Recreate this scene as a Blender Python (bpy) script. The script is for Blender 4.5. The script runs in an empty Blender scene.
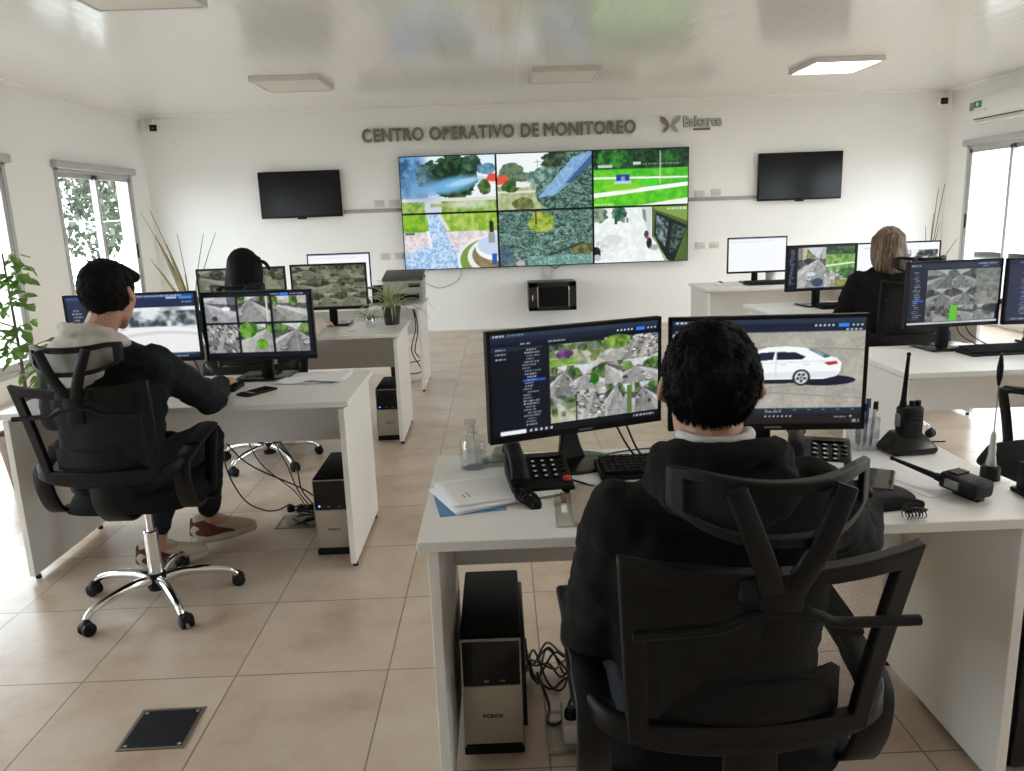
import bpy, bmesh, math, random
import numpy as np
from mathutils import Vector, Matrix, Euler, noise as mnoise
PI = math.pi
sc = bpy.context.scene
COL = sc.collection
V = Vector

# ------------------------------------------------------------------ materials
def srgb(r, g=None, b=None):
    if g is None: r, g, b = r
    f = lambda c: (c/12.92 if c <= .04045 else ((c+.055)/1.055)**2.4)
    return (f(r/255.), f(g/255.), f(b/255.), 1.)

def new_mat(name):
    m = bpy.data.materials.new(name); m.use_nodes = True
    nt = m.node_tree; nt.nodes.clear()
    out = nt.nodes.new('ShaderNodeOutputMaterial')
    return m, nt, out

def N(nt, kind, **kw):
    n = nt.nodes.new(kind)
    for k, v in kw.items(): setattr(n, k, v)
    return n

def pbr(name, col, rough=.5, metal=0., spec=.5, var=0., vscale=8., bump=0., bscale=200., coat=0., sheen=0.):
    """principled material with slight procedural colour variation / fine bump"""
    m, nt, out = new_mat(name)
    p = N(nt, 'ShaderNodeBsdfPrincipled')
    c = tuple(col[:3])+(1.,)
    p.inputs['Base Color'].default_value = c
    p.inputs['Roughness'].default_value = rough
    p.inputs['Metallic'].default_value = metal
    p.inputs['Specular IOR Level'].default_value = spec
    p.inputs['Coat Weight'].default_value = coat
    p.inputs['Sheen Weight'].default_value = sheen
    nt.links.new(p.outputs[0], out.inputs[0])
    if var > 0 or bump > 0:
        tc = N(nt, 'ShaderNodeTexCoord')
    if var > 0:
        nz = N(nt, 'ShaderNodeTexNoise'); nz.inputs['Scale'].default_value = vscale; nz.inputs['Detail'].default_value = 4
        nt.links.new(tc.outputs['Object'], nz.inputs['Vector'])
        mx = N(nt, 'ShaderNodeMix', data_type='RGBA')
        mx.inputs[6].default_value = tuple(max(0, x*(1-var)) for x in c[:3])+(1,)
        mx.inputs[7].default_value = tuple(min(1, x*(1+var)) for x in c[:3])+(1,)
        nt.links.new(nz.outputs['Fac'], mx.inputs[0]); nt.links.new(mx.outputs[2], p.inputs['Base Color'])
    if bump > 0:
        nb = N(nt, 'ShaderNodeTexNoise'); nb.inputs['Scale'].default_value = bscale; nb.inputs['Detail'].default_value = 3
        nt.links.new(tc.outputs['Object'], nb.inputs['Vector'])
        b = N(nt, 'ShaderNodeBump'); b.inputs['Strength'].default_value = bump; b.inputs['Distance'].default_value = .003
        nt.links.new(nb.outputs['Fac'], b.inputs['Height']); nt.links.new(b.outputs[0], p.inputs['Normal'])
    return m

def emis(name, col, s):
    m, nt, out = new_mat(name)
    e = N(nt, 'ShaderNodeEmission'); e.inputs[0].default_value = tuple(col[:3])+(1,); e.inputs[1].default_value = s
    nt.links.new(e.outputs[0], out.inputs[0]); return m

def glass_mat(name, tint=(1, 1, 1), gloss=.06, rough=.02):
    m, nt, out = new_mat(name)
    t = N(nt, 'ShaderNodeBsdfTransparent'); t.inputs[0].default_value = tuple(tint)+(1,)
    g = N(nt, 'ShaderNodeBsdfGlossy'); g.inputs['Roughness'].default_value = rough
    mx = N(nt, 'ShaderNodeMixShader'); mx.inputs[0].default_value = gloss
    nt.links.new(t.outputs[0], mx.inputs[1]); nt.links.new(g.outputs[0], mx.inputs[2]); nt.links.new(mx.outputs[0], out.inputs[0])
    return m

def mesh_fabric(name, col, scale, cover):
    """woven net: thin dark threads with open gaps"""
    m, nt, out = new_mat(name)
    tc = N(nt, 'ShaderNodeTexCoord'); mp = N(nt, 'ShaderNodeMapping'); mp.inputs['Rotation'].default_value = (0, .6, 0)
    nt.links.new(tc.outputs['Object'], mp.inputs[0])
    w1 = N(nt, 'ShaderNodeTexWave', bands_direction='Z'); w1.inputs['Scale'].default_value = scale
    w2 = N(nt, 'ShaderNodeTexWave', bands_direction='X'); w2.inputs['Scale'].default_value = scale
    for w in (w1, w2):
        w.inputs['Distortion'].default_value = 0; nt.links.new(mp.outputs[0], w.inputs[0])
    mul = N(nt, 'ShaderNodeMath', operation='MULTIPLY'); 
    r2 = N(nt, 'ShaderNodeMath', operation='POWER'); r2.inputs[1].default_value = .25
    nt.links.new(w2.outputs['Fac'], r2.inputs[0])
    nt.links.new(w1.outputs['Fac'], mul.inputs[0]); nt.links.new(r2.outputs[0], mul.inputs[1])
    gt = N(nt, 'ShaderNodeMath', operation='GREATER_THAN'); gt.inputs[1].default_value = cover
    nt.links.new(mul.outputs[0], gt.inputs[0])
    p = N(nt, 'ShaderNodeBsdfPrincipled'); p.inputs['Base Color'].default_value = tuple(col[:3])+(1,); p.inputs['Roughness'].default_value = .7
    t = N(nt, 'ShaderNodeBsdfTransparent')
    mx = N(nt, 'ShaderNodeMixShader')
    nt.links.new(gt.outputs[0], mx.inputs[0]); nt.links.new(p.outputs[0], mx.inputs[1]); nt.links.new(t.outputs[0], mx.inputs[2])
    nt.links.new(mx.outputs[0], out.inputs[0]); return m

M = {}
M['wall'] = pbr('wall_paint', (.88, .87, .85), .75, spec=.25, var=.02, vscale=2.5, bump=.05, bscale=60)
M['desk'] = pbr('white_laminate', (.77, .765, .745), .32, spec=.4, var=.012, vscale=30)
M['deskpanel'] = pbr('grey_white_laminate', (.78, .765, .735), .5, spec=.3, var=.02, vscale=20)
M['black'] = pbr('black_plastic', (.0055, .0055, .0058), .48, spec=.2, var=.1, vscale=60)
M['black_matte'] = pbr('matte_black_plastic', (.0055, .0055, .0055), .65, spec=.18, bump=.1, bscale=500)
M['grey_plastic'] = pbr('grey_plastic', (.16, .16, .16), .45)
M['black_gloss'] = pbr('glossy_black_plastic', (.006, .006, .007), .2, spec=.35)
M['seat_fabric'] = pbr('black_seat_fabric', (.006, .006, .0065), .9, spec=.2, bump=.4, bscale=700)
M['chrome'] = pbr('chrome', (.75, .75, .76), .12, metal=1.)
M['alu'] = pbr('grey_aluminium', (.50, .50, .50), .45, metal=.3, var=.03)
M['silver'] = pbr('silver_beige_plastic', (.40, .355, .29), .36, metal=.25, spec=.5)
M['mesh'] = mesh_fabric('black_mesh_fabric', (.006, .006, .006), 92., .30)
M['white_plastic'] = pbr('white_plastic', (.78, .77, .74), .4)
M['white_frame'] = pbr('off_white_lamp_frame', (.62, .60, .565), .5)
M['paper'] = pbr('white_paper', (.80, .81, .83), .8, spec=.2, var=.015)
M['skin'] = pbr('skin', (.46, .25, .17), .5, spec=.35, var=.12, vscale=25)
M['skin_light'] = pbr('light_skin', (.60, .36, .28), .5, spec=.35, var=.1, vscale=25)
M['hair_black'] = pbr('black_hair', (.0075, .0065, .006), .75, spec=.12, var=.4, vscale=90)
M['charcoal'] = pbr('charcoal_fleece', (.0115, .0112, .0112), .95, spec=.1, var=.25, vscale=40, bump=.3, bscale=400, sheen=.03)
M['black_cloth'] = pbr('black_green_cloth', (.0085, .0115, .012), .85, spec=.2, var=.25, vscale=30, bump=.3, bscale=300)
M['black_knit'] = pbr('black_knit', (.0075, .0075, .0085), .92, spec=.15, var=.2, vscale=30, bump=.3, bscale=300)
M['navy'] = pbr('dark_navy_cloth', (.010, .012, .018), .85, spec=.2, var=.2, vscale=30)
M['greyhood'] = pbr('light_grey_fleece', (.50, .47, .42), .95, spec=.15, var=.12, vscale=25, bump=.3, bscale=300)
M['cream_cloth'] = pbr('cream_cloth', (.62, .55, .48), .9, var=.08, vscale=20)
M['tee'] = pbr('white_cotton', (.66, .66, .66), .9)
M['shoe'] = pbr('beige_shoe_leather', (.46, .40, .31), .65, var=.12, vscale=40)
M['shoe_maroon'] = pbr('maroon_suede', (.10, .025, .018), .8, var=.2, vscale=60)
M['red'] = pbr('red_button_plastic', (.55, .05, .03), .4)
M['blue_card'] = pbr('blue_card', (.10, .25, .47), .6)
M['green_sticker'] = pbr('green_sticker', (.05, .22, .15), .5)
M['grey_card'] = pbr('grey_sticker', (.22, .24, .24), .5)
M['sign_grey'] = pbr('grey_sign_acrylic', (.215, .195, .165), .5, spec=.4, var=.05, vscale=30)
M['sign_white'] = pbr('pale_sign_acrylic', (.62, .61, .59), .5)
M['raceway'] = pbr('grey_raceway', (.36, .345, .32), .5)
M['outlet'] = pbr('outlet_plastic', (.66, .62, .57), .5)
M['dark_metal'] = pbr('dark_painted_metal', (.014, .015, .016), .38, metal=.2)
M['cable'] = pbr('black_rubber_cable', (.012, .012, .012), .5)
M['cable_grey'] = pbr('grey_cable', (.25, .25, .25), .5)
M['plate'] = pbr('dark_floor_plate', (.022, .024, .028), .35, metal=.4, var=.8, vscale=14)
M['plate_frame'] = pbr('aged_brass_frame', (.28, .24, .19), .4, metal=.7)
M['boxmetal'] = pbr('worn_box_metal', (.42, .41, .38), .45, metal=.3, var=.35, vscale=30)
M['leaf'] = pbr('leaf_green', (.15, .29, .055), .55, var=.3, vscale=20)
M['leaf_pale'] = pbr('striped_pale_leaf', (.34, .40, .19), .5, var=.3, vscale=45)
M['leaf_dry'] = pbr('dry_olive_leaf', (.15, .125, .05), .7, var=.4, vscale=12)
M['stalk_dry'] = pbr('dry_stalk', (.15, .115, .07), .8, var=.3, vscale=20)
M['pot'] = pbr('dark_plum_pot', (.030, .022, .025), .5)
M['terracotta'] = pbr('brown_pot', (.16, .10, .07), .7, var=.15)
M['soil'] = pbr('soil', (.04, .028, .018), .95, bump=.8, bscale=90)
M['bark'] = pbr('bark', (.12, .09, .06), .9, var=.3, bump=.5, bscale=40)
M['tree'] = pbr('tree_leaves', (.045, .06, .030), .7, var=.4, vscale=1.2)
M['tree2'] = pbr('dark_tree_leaves', (.034, .045, .026), .7, var=.4, vscale=1.2)
M['grass'] = pbr('outdoor_paving', (.20, .195, .18), .9, var=.2, vscale=1)
M['facade'] = pbr('pale_facade', (.20, .18, .165), .8, var=.04, vscale=1)
M['facade_bright'] = pbr('white_facade', (.62, .60, .58), .8, var=.04, vscale=1)
M['facade_pane'] = pbr('facade_window', (.30, .30, .33), .3)
M['glass'] = glass_mat('window_glass', (.96, .98, .97), .05)
M['clear'] = glass_mat('clear_plastic', (.90, .92, .93), .13, .08)
M['clear_film'] = glass_mat('clear_film', (.95, .94, .92), .10, .12)
M['tissue'] = pbr('beige_tissue', (.52, .46, .40), .8)
M['liquid'] = glass_mat('clear_gel', (.91, .93, .94), .06, .05)
M['tv'] = pbr('tv_black_glass', (.004, .004, .0042), .16, spec=.22)
M['led_off'] = pbr('lamp_diffuser', (.74, .71, .66), .5)
M['led_on'] = emis('lit_lamp_diffuser', (1., .985, .95), 13.)
M['led_blue'] = emis('blue_power_led', (.12, .2, 1.), 3.)
M['ac'] = pbr('ac_white_plastic', (.78, .78, .76), .35)
M['pen_blue'] = pbr('blue_pen', (.05, .10, .30), .4)
M['brown_case'] = pbr('brown_trim', (.16, .09, .06), .6)

def hair_mat(name, c1, c2, c3, rough=.45, spec=.35):
    m, nt, out = new_mat(name)
    tc = N(nt, 'ShaderNodeTexCoord'); mp = N(nt, 'ShaderNodeMapping'); mp.inputs['Scale'].default_value = (70, 70, 3)
    nz = N(nt, 'ShaderNodeTexNoise'); nz.inputs['Scale'].default_value = 1.; nz.inputs['Detail'].default_value = 3
    nt.links.new(tc.outputs['Object'], mp.inputs[0]); nt.links.new(mp.outputs[0], nz.inputs[0])
    rp = N(nt, 'ShaderNodeValToRGB'); e = rp.color_ramp.elements
    e[0].position = .32; e[0].color = c1+(1,); e[1].position = .68; e[1].color = c3+(1,)
    x = e.new(.5); x.color = c2+(1,)
    nt.links.new(nz.outputs['Fac'], rp.inputs[0])
    p = N(nt, 'ShaderNodeBsdfPrincipled'); p.inputs['Roughness'].default_value = rough; p.inputs['Specular IOR Level'].default_value = spec
    nt.links.new(rp.outputs[0], p.inputs['Base Color'])
    b = N(nt, 'ShaderNodeBump'); b.inputs['Strength'].default_value = .5; b.inputs['Distance'].default_value = .004
    nt.links.new(nz.outputs['Fac'], b.inputs['Height']); nt.links.new(b.outputs[0], p.inputs['Normal'])
    nt.links.new(p.outputs[0], out.inputs[0]); return m
M['hair_blonde'] = hair_mat('dark_blonde_hair', (.035, .021, .012), (.105, .066, .039), (.25, .175, .108))
M['hair_long'] = hair_mat('long_black_hair', (.004, .0038, .0036), (.006, .0055, .005), (.010, .009, .0085), .6, .1)

def floor_mat():
    m, nt, out = new_mat('ceramic_floor_tiles')
    S, X0, Y0 = .511, -.935, 2.393
    tc = N(nt, 'ShaderNodeTexCoord'); sp = N(nt, 'ShaderNodeSeparateXYZ'); nt.links.new(tc.outputs['Object'], sp.inputs[0])
    def mth(op, a, b=None):
        n = N(nt, 'ShaderNodeMath', operation=op)
        for i, q in enumerate((a, b)):
            if q is None: continue
            if isinstance(q, (int, float)): n.inputs[i].default_value = q
            else: nt.links.new(q, n.inputs[i])
        return n.outputs[0]
    ds, cells = [], []
    for ax, o in ((0, X0), (1, Y0)):
        u = mth('DIVIDE', mth('SUBTRACT', sp.outputs[ax], o), S)
        fr = mth('FRACT', u); cells.append(mth('FLOOR', u))
        ds.append(mth('MINIMUM', fr, mth('SUBTRACT', 1., fr)))
    d = mth('MULTIPLY', mth('MINIMUM', ds[0], ds[1]), S)
    g = mth('LESS_THAN', d, .0024)
    cell = mth('ADD', mth('MULTIPLY', cells[0], 12.9), mth('MULTIPLY', cells[1], 7.3))
    rnd = N(nt, 'ShaderNodeTexWhiteNoise', noise_dimensions='1D'); nt.links.new(cell, rnd.inputs['W'])
    cb = N(nt, 'ShaderNodeCombineXYZ'); nt.links.new(mth('MULTIPLY', rnd.outputs[0], 30.), cb.inputs[2])
    va = N(nt, 'ShaderNodeVectorMath', operation='ADD'); nt.links.new(tc.outputs['Object'], va.inputs[0]); nt.links.new(cb.outputs[0], va.inputs[1])
    nz = N(nt, 'ShaderNodeTexNoise'); nz.inputs['Scale'].default_value = 3.4; nz.inputs['Detail'].default_value = 6; nz.inputs['Roughness'].default_value = .62
    nt.links.new(va.outputs[0], nz.inputs[0])
    rp = N(nt, 'ShaderNodeValToRGB'); e = rp.color_ramp.elements
    e[0].position = .28; e[0].color = (.44, .31, .22, 1); e[1].position = .68; e[1].color = (.60, .505, .415, 1)
    q = e.new(.47); q.color = (.54, .43, .335, 1)
    nt.links.new(nz.outputs['Fac'], rp.inputs[0])
    mx = N(nt, 'ShaderNodeMix', data_type='RGBA'); nt.links.new(g, mx.inputs[0]); nt.links.new(rp.outputs[0], mx.inputs[6])
    mx.inputs[7].default_value = (.20, .145, .105, 1)
    p = N(nt, 'ShaderNodeBsdfPrincipled'); nt.links.new(mx.outputs[2], p.inputs['Base Color'])
    p.inputs['Roughness'].default_value = .30; p.inputs['Specular IOR Level'].default_value = .5
    b = N(nt, 'ShaderNodeBump'); b.inputs['Strength'].default_value = .4; b.inputs['Distance'].default_value = .002; b.invert = True
    nt.links.new(g, b.inputs['Height']); nt.links.new(b.outputs[0], p.inputs['Normal'])
    nt.links.new(p.outputs[0], out.inputs[0]); return m
M['floor'] = floor_mat()

def ceiling_mat():
    m, nt, out = new_mat('glossy_pvc_ceiling_boards')
    tc = N(nt, 'ShaderNodeTexCoord')
    mp = N(nt, 'ShaderNodeMapping'); mp.inputs['Scale'].default_value = (1, .035, 1); nt.links.new(tc.outputs['Object'], mp.inputs[0])
    nz = N(nt, 'ShaderNodeTexNoise'); nz.inputs['Scale'].default_value = 16; nz.inputs['Detail'].default_value = 3
    nt.links.new(mp.outputs[0], nz.inputs[0])
    sp = N(nt, 'ShaderNodeSeparateXYZ'); nt.links.new(tc.outputs['Object'], sp.inputs[0])
    dv = N(nt, 'ShaderNodeMath', operation='DIVIDE'); dv.inputs[1].default_value = .2; nt.links.new(sp.outputs[0], dv.inputs[0])
    fr = N(nt, 'ShaderNodeMath', operation='FRACT'); nt.links.new(dv.outputs[0], fr.inputs[0])
    lt = N(nt, 'ShaderNodeMath', operation='LESS_THAN'); lt.inputs[1].default_value = .02; nt.links.new(fr.outputs[0], lt.inputs[0])
    mx = N(nt, 'ShaderNodeMix', data_type='RGBA'); mx.inputs[6].default_value = (.86, .85, .835, 1); mx.inputs[7].default_value = (.74, .725, .705, 1)
    nt.links.new(lt.outputs[0], mx.inputs[0])
    p = N(nt, 'ShaderNodeBsdfPrincipled'); nt.links.new(mx.outputs[2], p.inputs['Base Color'])
    p.inputs['Roughness'].default_value = .15; p.inputs['Specular IOR Level'].default_value = .4
    b = N(nt, 'ShaderNodeBump'); b.inputs['Strength'].default_value = .22; b.inputs['Distance'].default_value = .01
    nt.links.new(nz.outputs['Fac'], b.inputs['Height']); nt.links.new(b.outputs[0], p.inputs['Normal'])
    nt.links.new(p.outputs[0], out.inputs[0]); return m
M['ceiling'] = ceiling_mat()

def screen_mat():
    m, nt, out = new_mat('lit_screen')
    a = N(nt, 'ShaderNodeAttribute'); a.attribute_name = 'Col'
    p = N(nt, 'ShaderNodeBsdfPrincipled'); p.inputs['Base Color'].default_value = (.004, .004, .004, 1)
    p.inputs['Roughness'].default_value = .35; p.inputs['Specular IOR Level'].default_value = .3
    nt.links.new(a.outputs['Color'], p.inputs['Emission Color']); p.inputs['Emission Strength'].default_value = 1.
    nt.links.new(p.outputs[0], out.inputs[0]); return m
M['screen'] = screen_mat()

# ------------------------------------------------------------------ mesh helpers
def frame_from(d, side=None):
    d = V(d).normalized()
    s = V(side) if side is not None else (V((0, 0, 1)) if abs(d.z) < .9 else V((1, 0, 0)))
    s = (s - d*s.dot(d))
    if s.length < 1e-6: s = V((0, 1, 0)) - d*d.y
    s.normalize(); return d, s, d.cross(s)

class MB:
    def __init__(self): self.bm = bmesh.new()
    def box(self, c, s, rot=None, bev=0., seg=2):
        t = bmesh.new(); bmesh.ops.create_cube(t, size=1.)
        for v in t.verts: v.co = V((v.co.x*s[0], v.co.y*s[1], v.co.z*s[2]))
        if bev > 0: bmesh.ops.bevel(t, geom=list(t.edges), offset=bev, segments=seg, affect='EDGES', profile=.5)
        R = Matrix.Identity(3)
        if rot is not None: R = (Euler(rot).to_matrix() if not isinstance(rot, Matrix) else rot)
        for v in t.verts: v.co = R @ v.co + V(c)
        return self.add(t)
    def add(self, t):
        me = bpy.data.meshes.new('tmp'); t.to_mesh(me); t.free(); self.bm.from_mesh(me); bpy.data.meshes.remove(me); return self
    def cyl(self, a, b, r0, r1=None, seg=20):
        r1 = r0 if r1 is None else r1
        a, b = V(a), V(b); d, s, u = frame_from(b-a)
        bm = self.bm
        A = [bm.verts.new(a+(s*math.cos(k*2*PI/seg)+u*math.sin(k*2*PI/seg))*r0) for k in range(seg)]
        B = [bm.verts.new(b+(s*math.cos(k*2*PI/seg)+u*math.sin(k*2*PI/seg))*r1) for k in range(seg)]
        for k in range(seg): bm.faces.new((A[k], A[(k+1) % seg], B[(k+1) % seg], B[k]))
        bm.faces.new(A[::-1]); bm.faces.new(B); return self
    def lathe(self, prof, c=(0, 0, 0), seg=28, axis=None):
        """prof: list of (r,z) around z"""
        R = Matrix.Identity(3) if axis is None else V((0, 0, 1)).rotation_difference(V(axis)).to_matrix()
        bm = self.bm; rings = []
        for r, z in prof:
            if r < 1e-5: rings.append([bm.verts.new(R @ V((0, 0, z))+V(c))])
            else: rings.append([bm.verts.new(R @ V((r*math.cos(k*2*PI/seg), r*math.sin(k*2*PI/seg), z))+V(c)) for k in range(seg)])
        for a, b in zip(rings, rings[1:]):
            for k in range(seg):
                k2 = (k+1) % seg
                if len(a) == 1 and len(b) > 1: bm.faces.new((a[0], b[k2], b[k]))
                elif len(b) == 1 and len(a) > 1: bm.faces.new((a[k], a[k2], b[0]))
                elif len(a) > 1: bm.faces.new((a[k], a[k2], b[k2], b[k]))
        if len(rings[0]) > 1: bm.faces.new(rings[0][::-1])
        if len(rings[-1]) > 1: bm.faces.new(rings[-1])
        return self
    def tube(self, pts, r, seg=8, smooth=0, r1=None):
        pts = [V(p) for p in pts]
        if smooth: pts = catmull(pts, smooth)
        n = len(pts); bm = self.bm; rings = []; side = None
        for i, p in enumerate(pts):
            t = (pts[min(i+1, n-1)]-pts[max(i-1, 0)])
            if t.length < 1e-9: t = V((0, 0, 1))
            d, s, u = frame_from(t, side); side = s
            rr = r if r1 is None else r+(r1-r)*i/(n-1)
            rings.append([bm.verts.new(p+(s*math.cos(k*2*PI/seg)+u*math.sin(k*2*PI/seg))*rr) for k in range(seg)])
        for a, b in zip(rings, rings[1:]):
            for k in range(seg): bm.faces.new((a[k], a[(k+1) % seg], b[(k+1) % seg], b[k]))
        bm.faces.new(rings[0][::-1]); bm.faces.new(rings[-1]); return self
    def sweep(self, pts, w, t, wax, smooth=0, closed=False):
        """rectangular section: width w along wax (vector or function(i,n)), thickness t"""
        pts = [V(p) for p in pts]
        if smooth: pts = catmull(pts, smooth)
        n = len(pts); bm = self.bm; rings = []
        for i, p in enumerate(pts):
            d = (pts[min(i+1, n-1)]-pts[max(i-1, 0)]).normalized()
            a = V(wax); a = (a-d*a.dot(d)).normalized(); b = d.cross(a)
            ww = w(i/(n-1)) if callable(w) else w
            ch = min(t, ww)*.22
            sec = [(ww/2-ch, t/2), (ww/2, t/2-ch), (ww/2, -t/2+ch), (ww/2-ch, -t/2), (-ww/2+ch, -t/2), (-ww/2, -t/2+ch), (-ww/2, t/2-ch), (-ww/2+ch, t/2)]
            rings.append([bm.verts.new(p+a*x+b*y) for x, y in sec])
        for A, B in zip(rings, rings[1:]):
            for k in range(8): bm.faces.new((A[k], A[(k+1) % 8], B[(k+1) % 8], B[k]))
        bm.faces.new(rings[0][::-1]); bm.faces.new(rings[-1]); return self
    def ring(self, outer, inner, tv):
        """closed flat ring between two loops of equal length, extruded by tv"""
        bm = self.bm; n = len(outer); tv = V(tv)
        o0 = [bm.verts.new(V(p)) for p in outer]; i0 = [bm.verts.new(V(p)) for p in inner]
        o1 = [bm.verts.new(V(p)+tv) for p in outer]; i1 = [bm.verts.new(V(p)+tv) for p in inner]
        for k in range(n):
            j = (k+1) % n
            bm.faces.new((o0[k], o0[j], i0[j], i0[k])); bm.faces.new((o1[j], o1[k], i1[k], i1[j]))
            bm.faces.new((o0[j], o0[k], o1[k], o1[j])); bm.faces.new((i0[k], i0[j], i1[j], i1[k]))
        return self
    def prism(self, poly, tv):
        bm = self.bm; tv = V(tv); n = len(poly)
        a = [bm.verts.new(V(p)) for p in poly]; b = [bm.verts.new(V(p)+tv) for p in poly]
        bm.faces.new(a[::-1]); bm.faces.new(b)
        for k in range(n): bm.faces.new((a[k], a[(k+1) % n], b[(k+1) % n], b[k]))
        return self
    def grid(self, f, nu, nv):
        bm = self.bm
        g = [[bm.verts.new(V(f(i/nu, j/nv))) for j in range(nv+1)] for i in range(nu+1)]
        for i in range(nu):
            for j in range(nv): bm.faces.new((g[i][j], g[i+1][j], g[i+1][j+1], g[i][j+1]))
        return self
    def ell(self, c, r, R=None, sub=3):
        t = bmesh.new(); bmesh.ops.create_icosphere(t, subdivisions=sub, radius=1.)
        R = Matrix.Identity(3) if R is None else R
        for v in t.verts: v.co = R @ V((v.co.x*r[0], v.co.y*r[1], v.co.z*r[2]))+V(c)
        return self.add(t)
    def hull(self, sph, sub=2):
        t = bmesh.new()
        for c, r in sph:
            q = bmesh.ops.create_icosphere(t, subdivisions=sub, radius=r)
            for v in q['verts']: v.co += V(c)
        res = bmesh.ops.convex_hull(t, input=list(t.verts))
        junk = [g for g in res['geom_interior'] if isinstance(g, bmesh.types.BMVert)]
        bmesh.ops.delete(t, geom=junk, context='VERTS')
        loose = [v for v in t.verts if not v.link_faces]
        if loose: bmesh.ops.delete(t, geom=loose, context='VERTS')
        return self.add(t)
    def build(self, name, mat, parent=None, smooth=True, angle=38, bevel=0.):
        me = bpy.data.meshes.new(name)
        bmesh.ops.recalc_face_normals(self.bm, faces=list(self.bm.faces))
        self.bm.to_mesh(me); self.bm.free()
        me.materials.append(mat)
        o = bpy.data.objects.new(name, me); COL.objects.link(o)
        if parent is not None: o.parent = parent
        if smooth:
            me.shade_smooth()
            try: me.set_sharp_from_angle(angle=math.radians(angle))
            except Exception: pass
        if bevel > 0:
            b = o.modifiers.new('bevel', 'BEVEL'); b.width = bevel; b.segments = 2; b.limit_method = 'ANGLE'; b.angle_limit = math.radians(40)
        return o

def catmull(pts, k):
    out = []; n = len(pts)
    for i in range(n-1):
        p0, p1, p2, p3 = pts[max(i-1, 0)], pts[i], pts[i+1], pts[min(i+2, n-1)]
        for j in range(k):
            t = j/k
            out.append(.5*((2*p1)+(p2-p0)*t+(2*p0-5*p1+4*p2-p3)*t*t+(3*p1-p0-3*p2+p3)*t**3))
    out.append(pts[-1]); return out

def tag(o, label=None, cat=None, group=None, kind=None):
    if label: o['label'] = label
    if cat: o['category'] = cat
    if group: o['group'] = group
    if kind: o['kind'] = kind
    return o
def thing(name, label, cat, loc=(0, 0, 0), rz=0., group=None):
    o = bpy.data.objects.new(name, None); COL.objects.link(o)
    o.empty_display_size = .1
    o.location = loc; o.rotation_euler = (0, 0, rz)
    return tag(o, label, cat, group)
def struct(o): o['kind'] = 'structure'; return o
def copy_tree(o, parent=None):
    c = o.copy(); COL.objects.link(c)
    if parent is not None: c.parent = parent
    for ch in list(o.children): copy_tree(ch, c)
    return c

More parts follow.
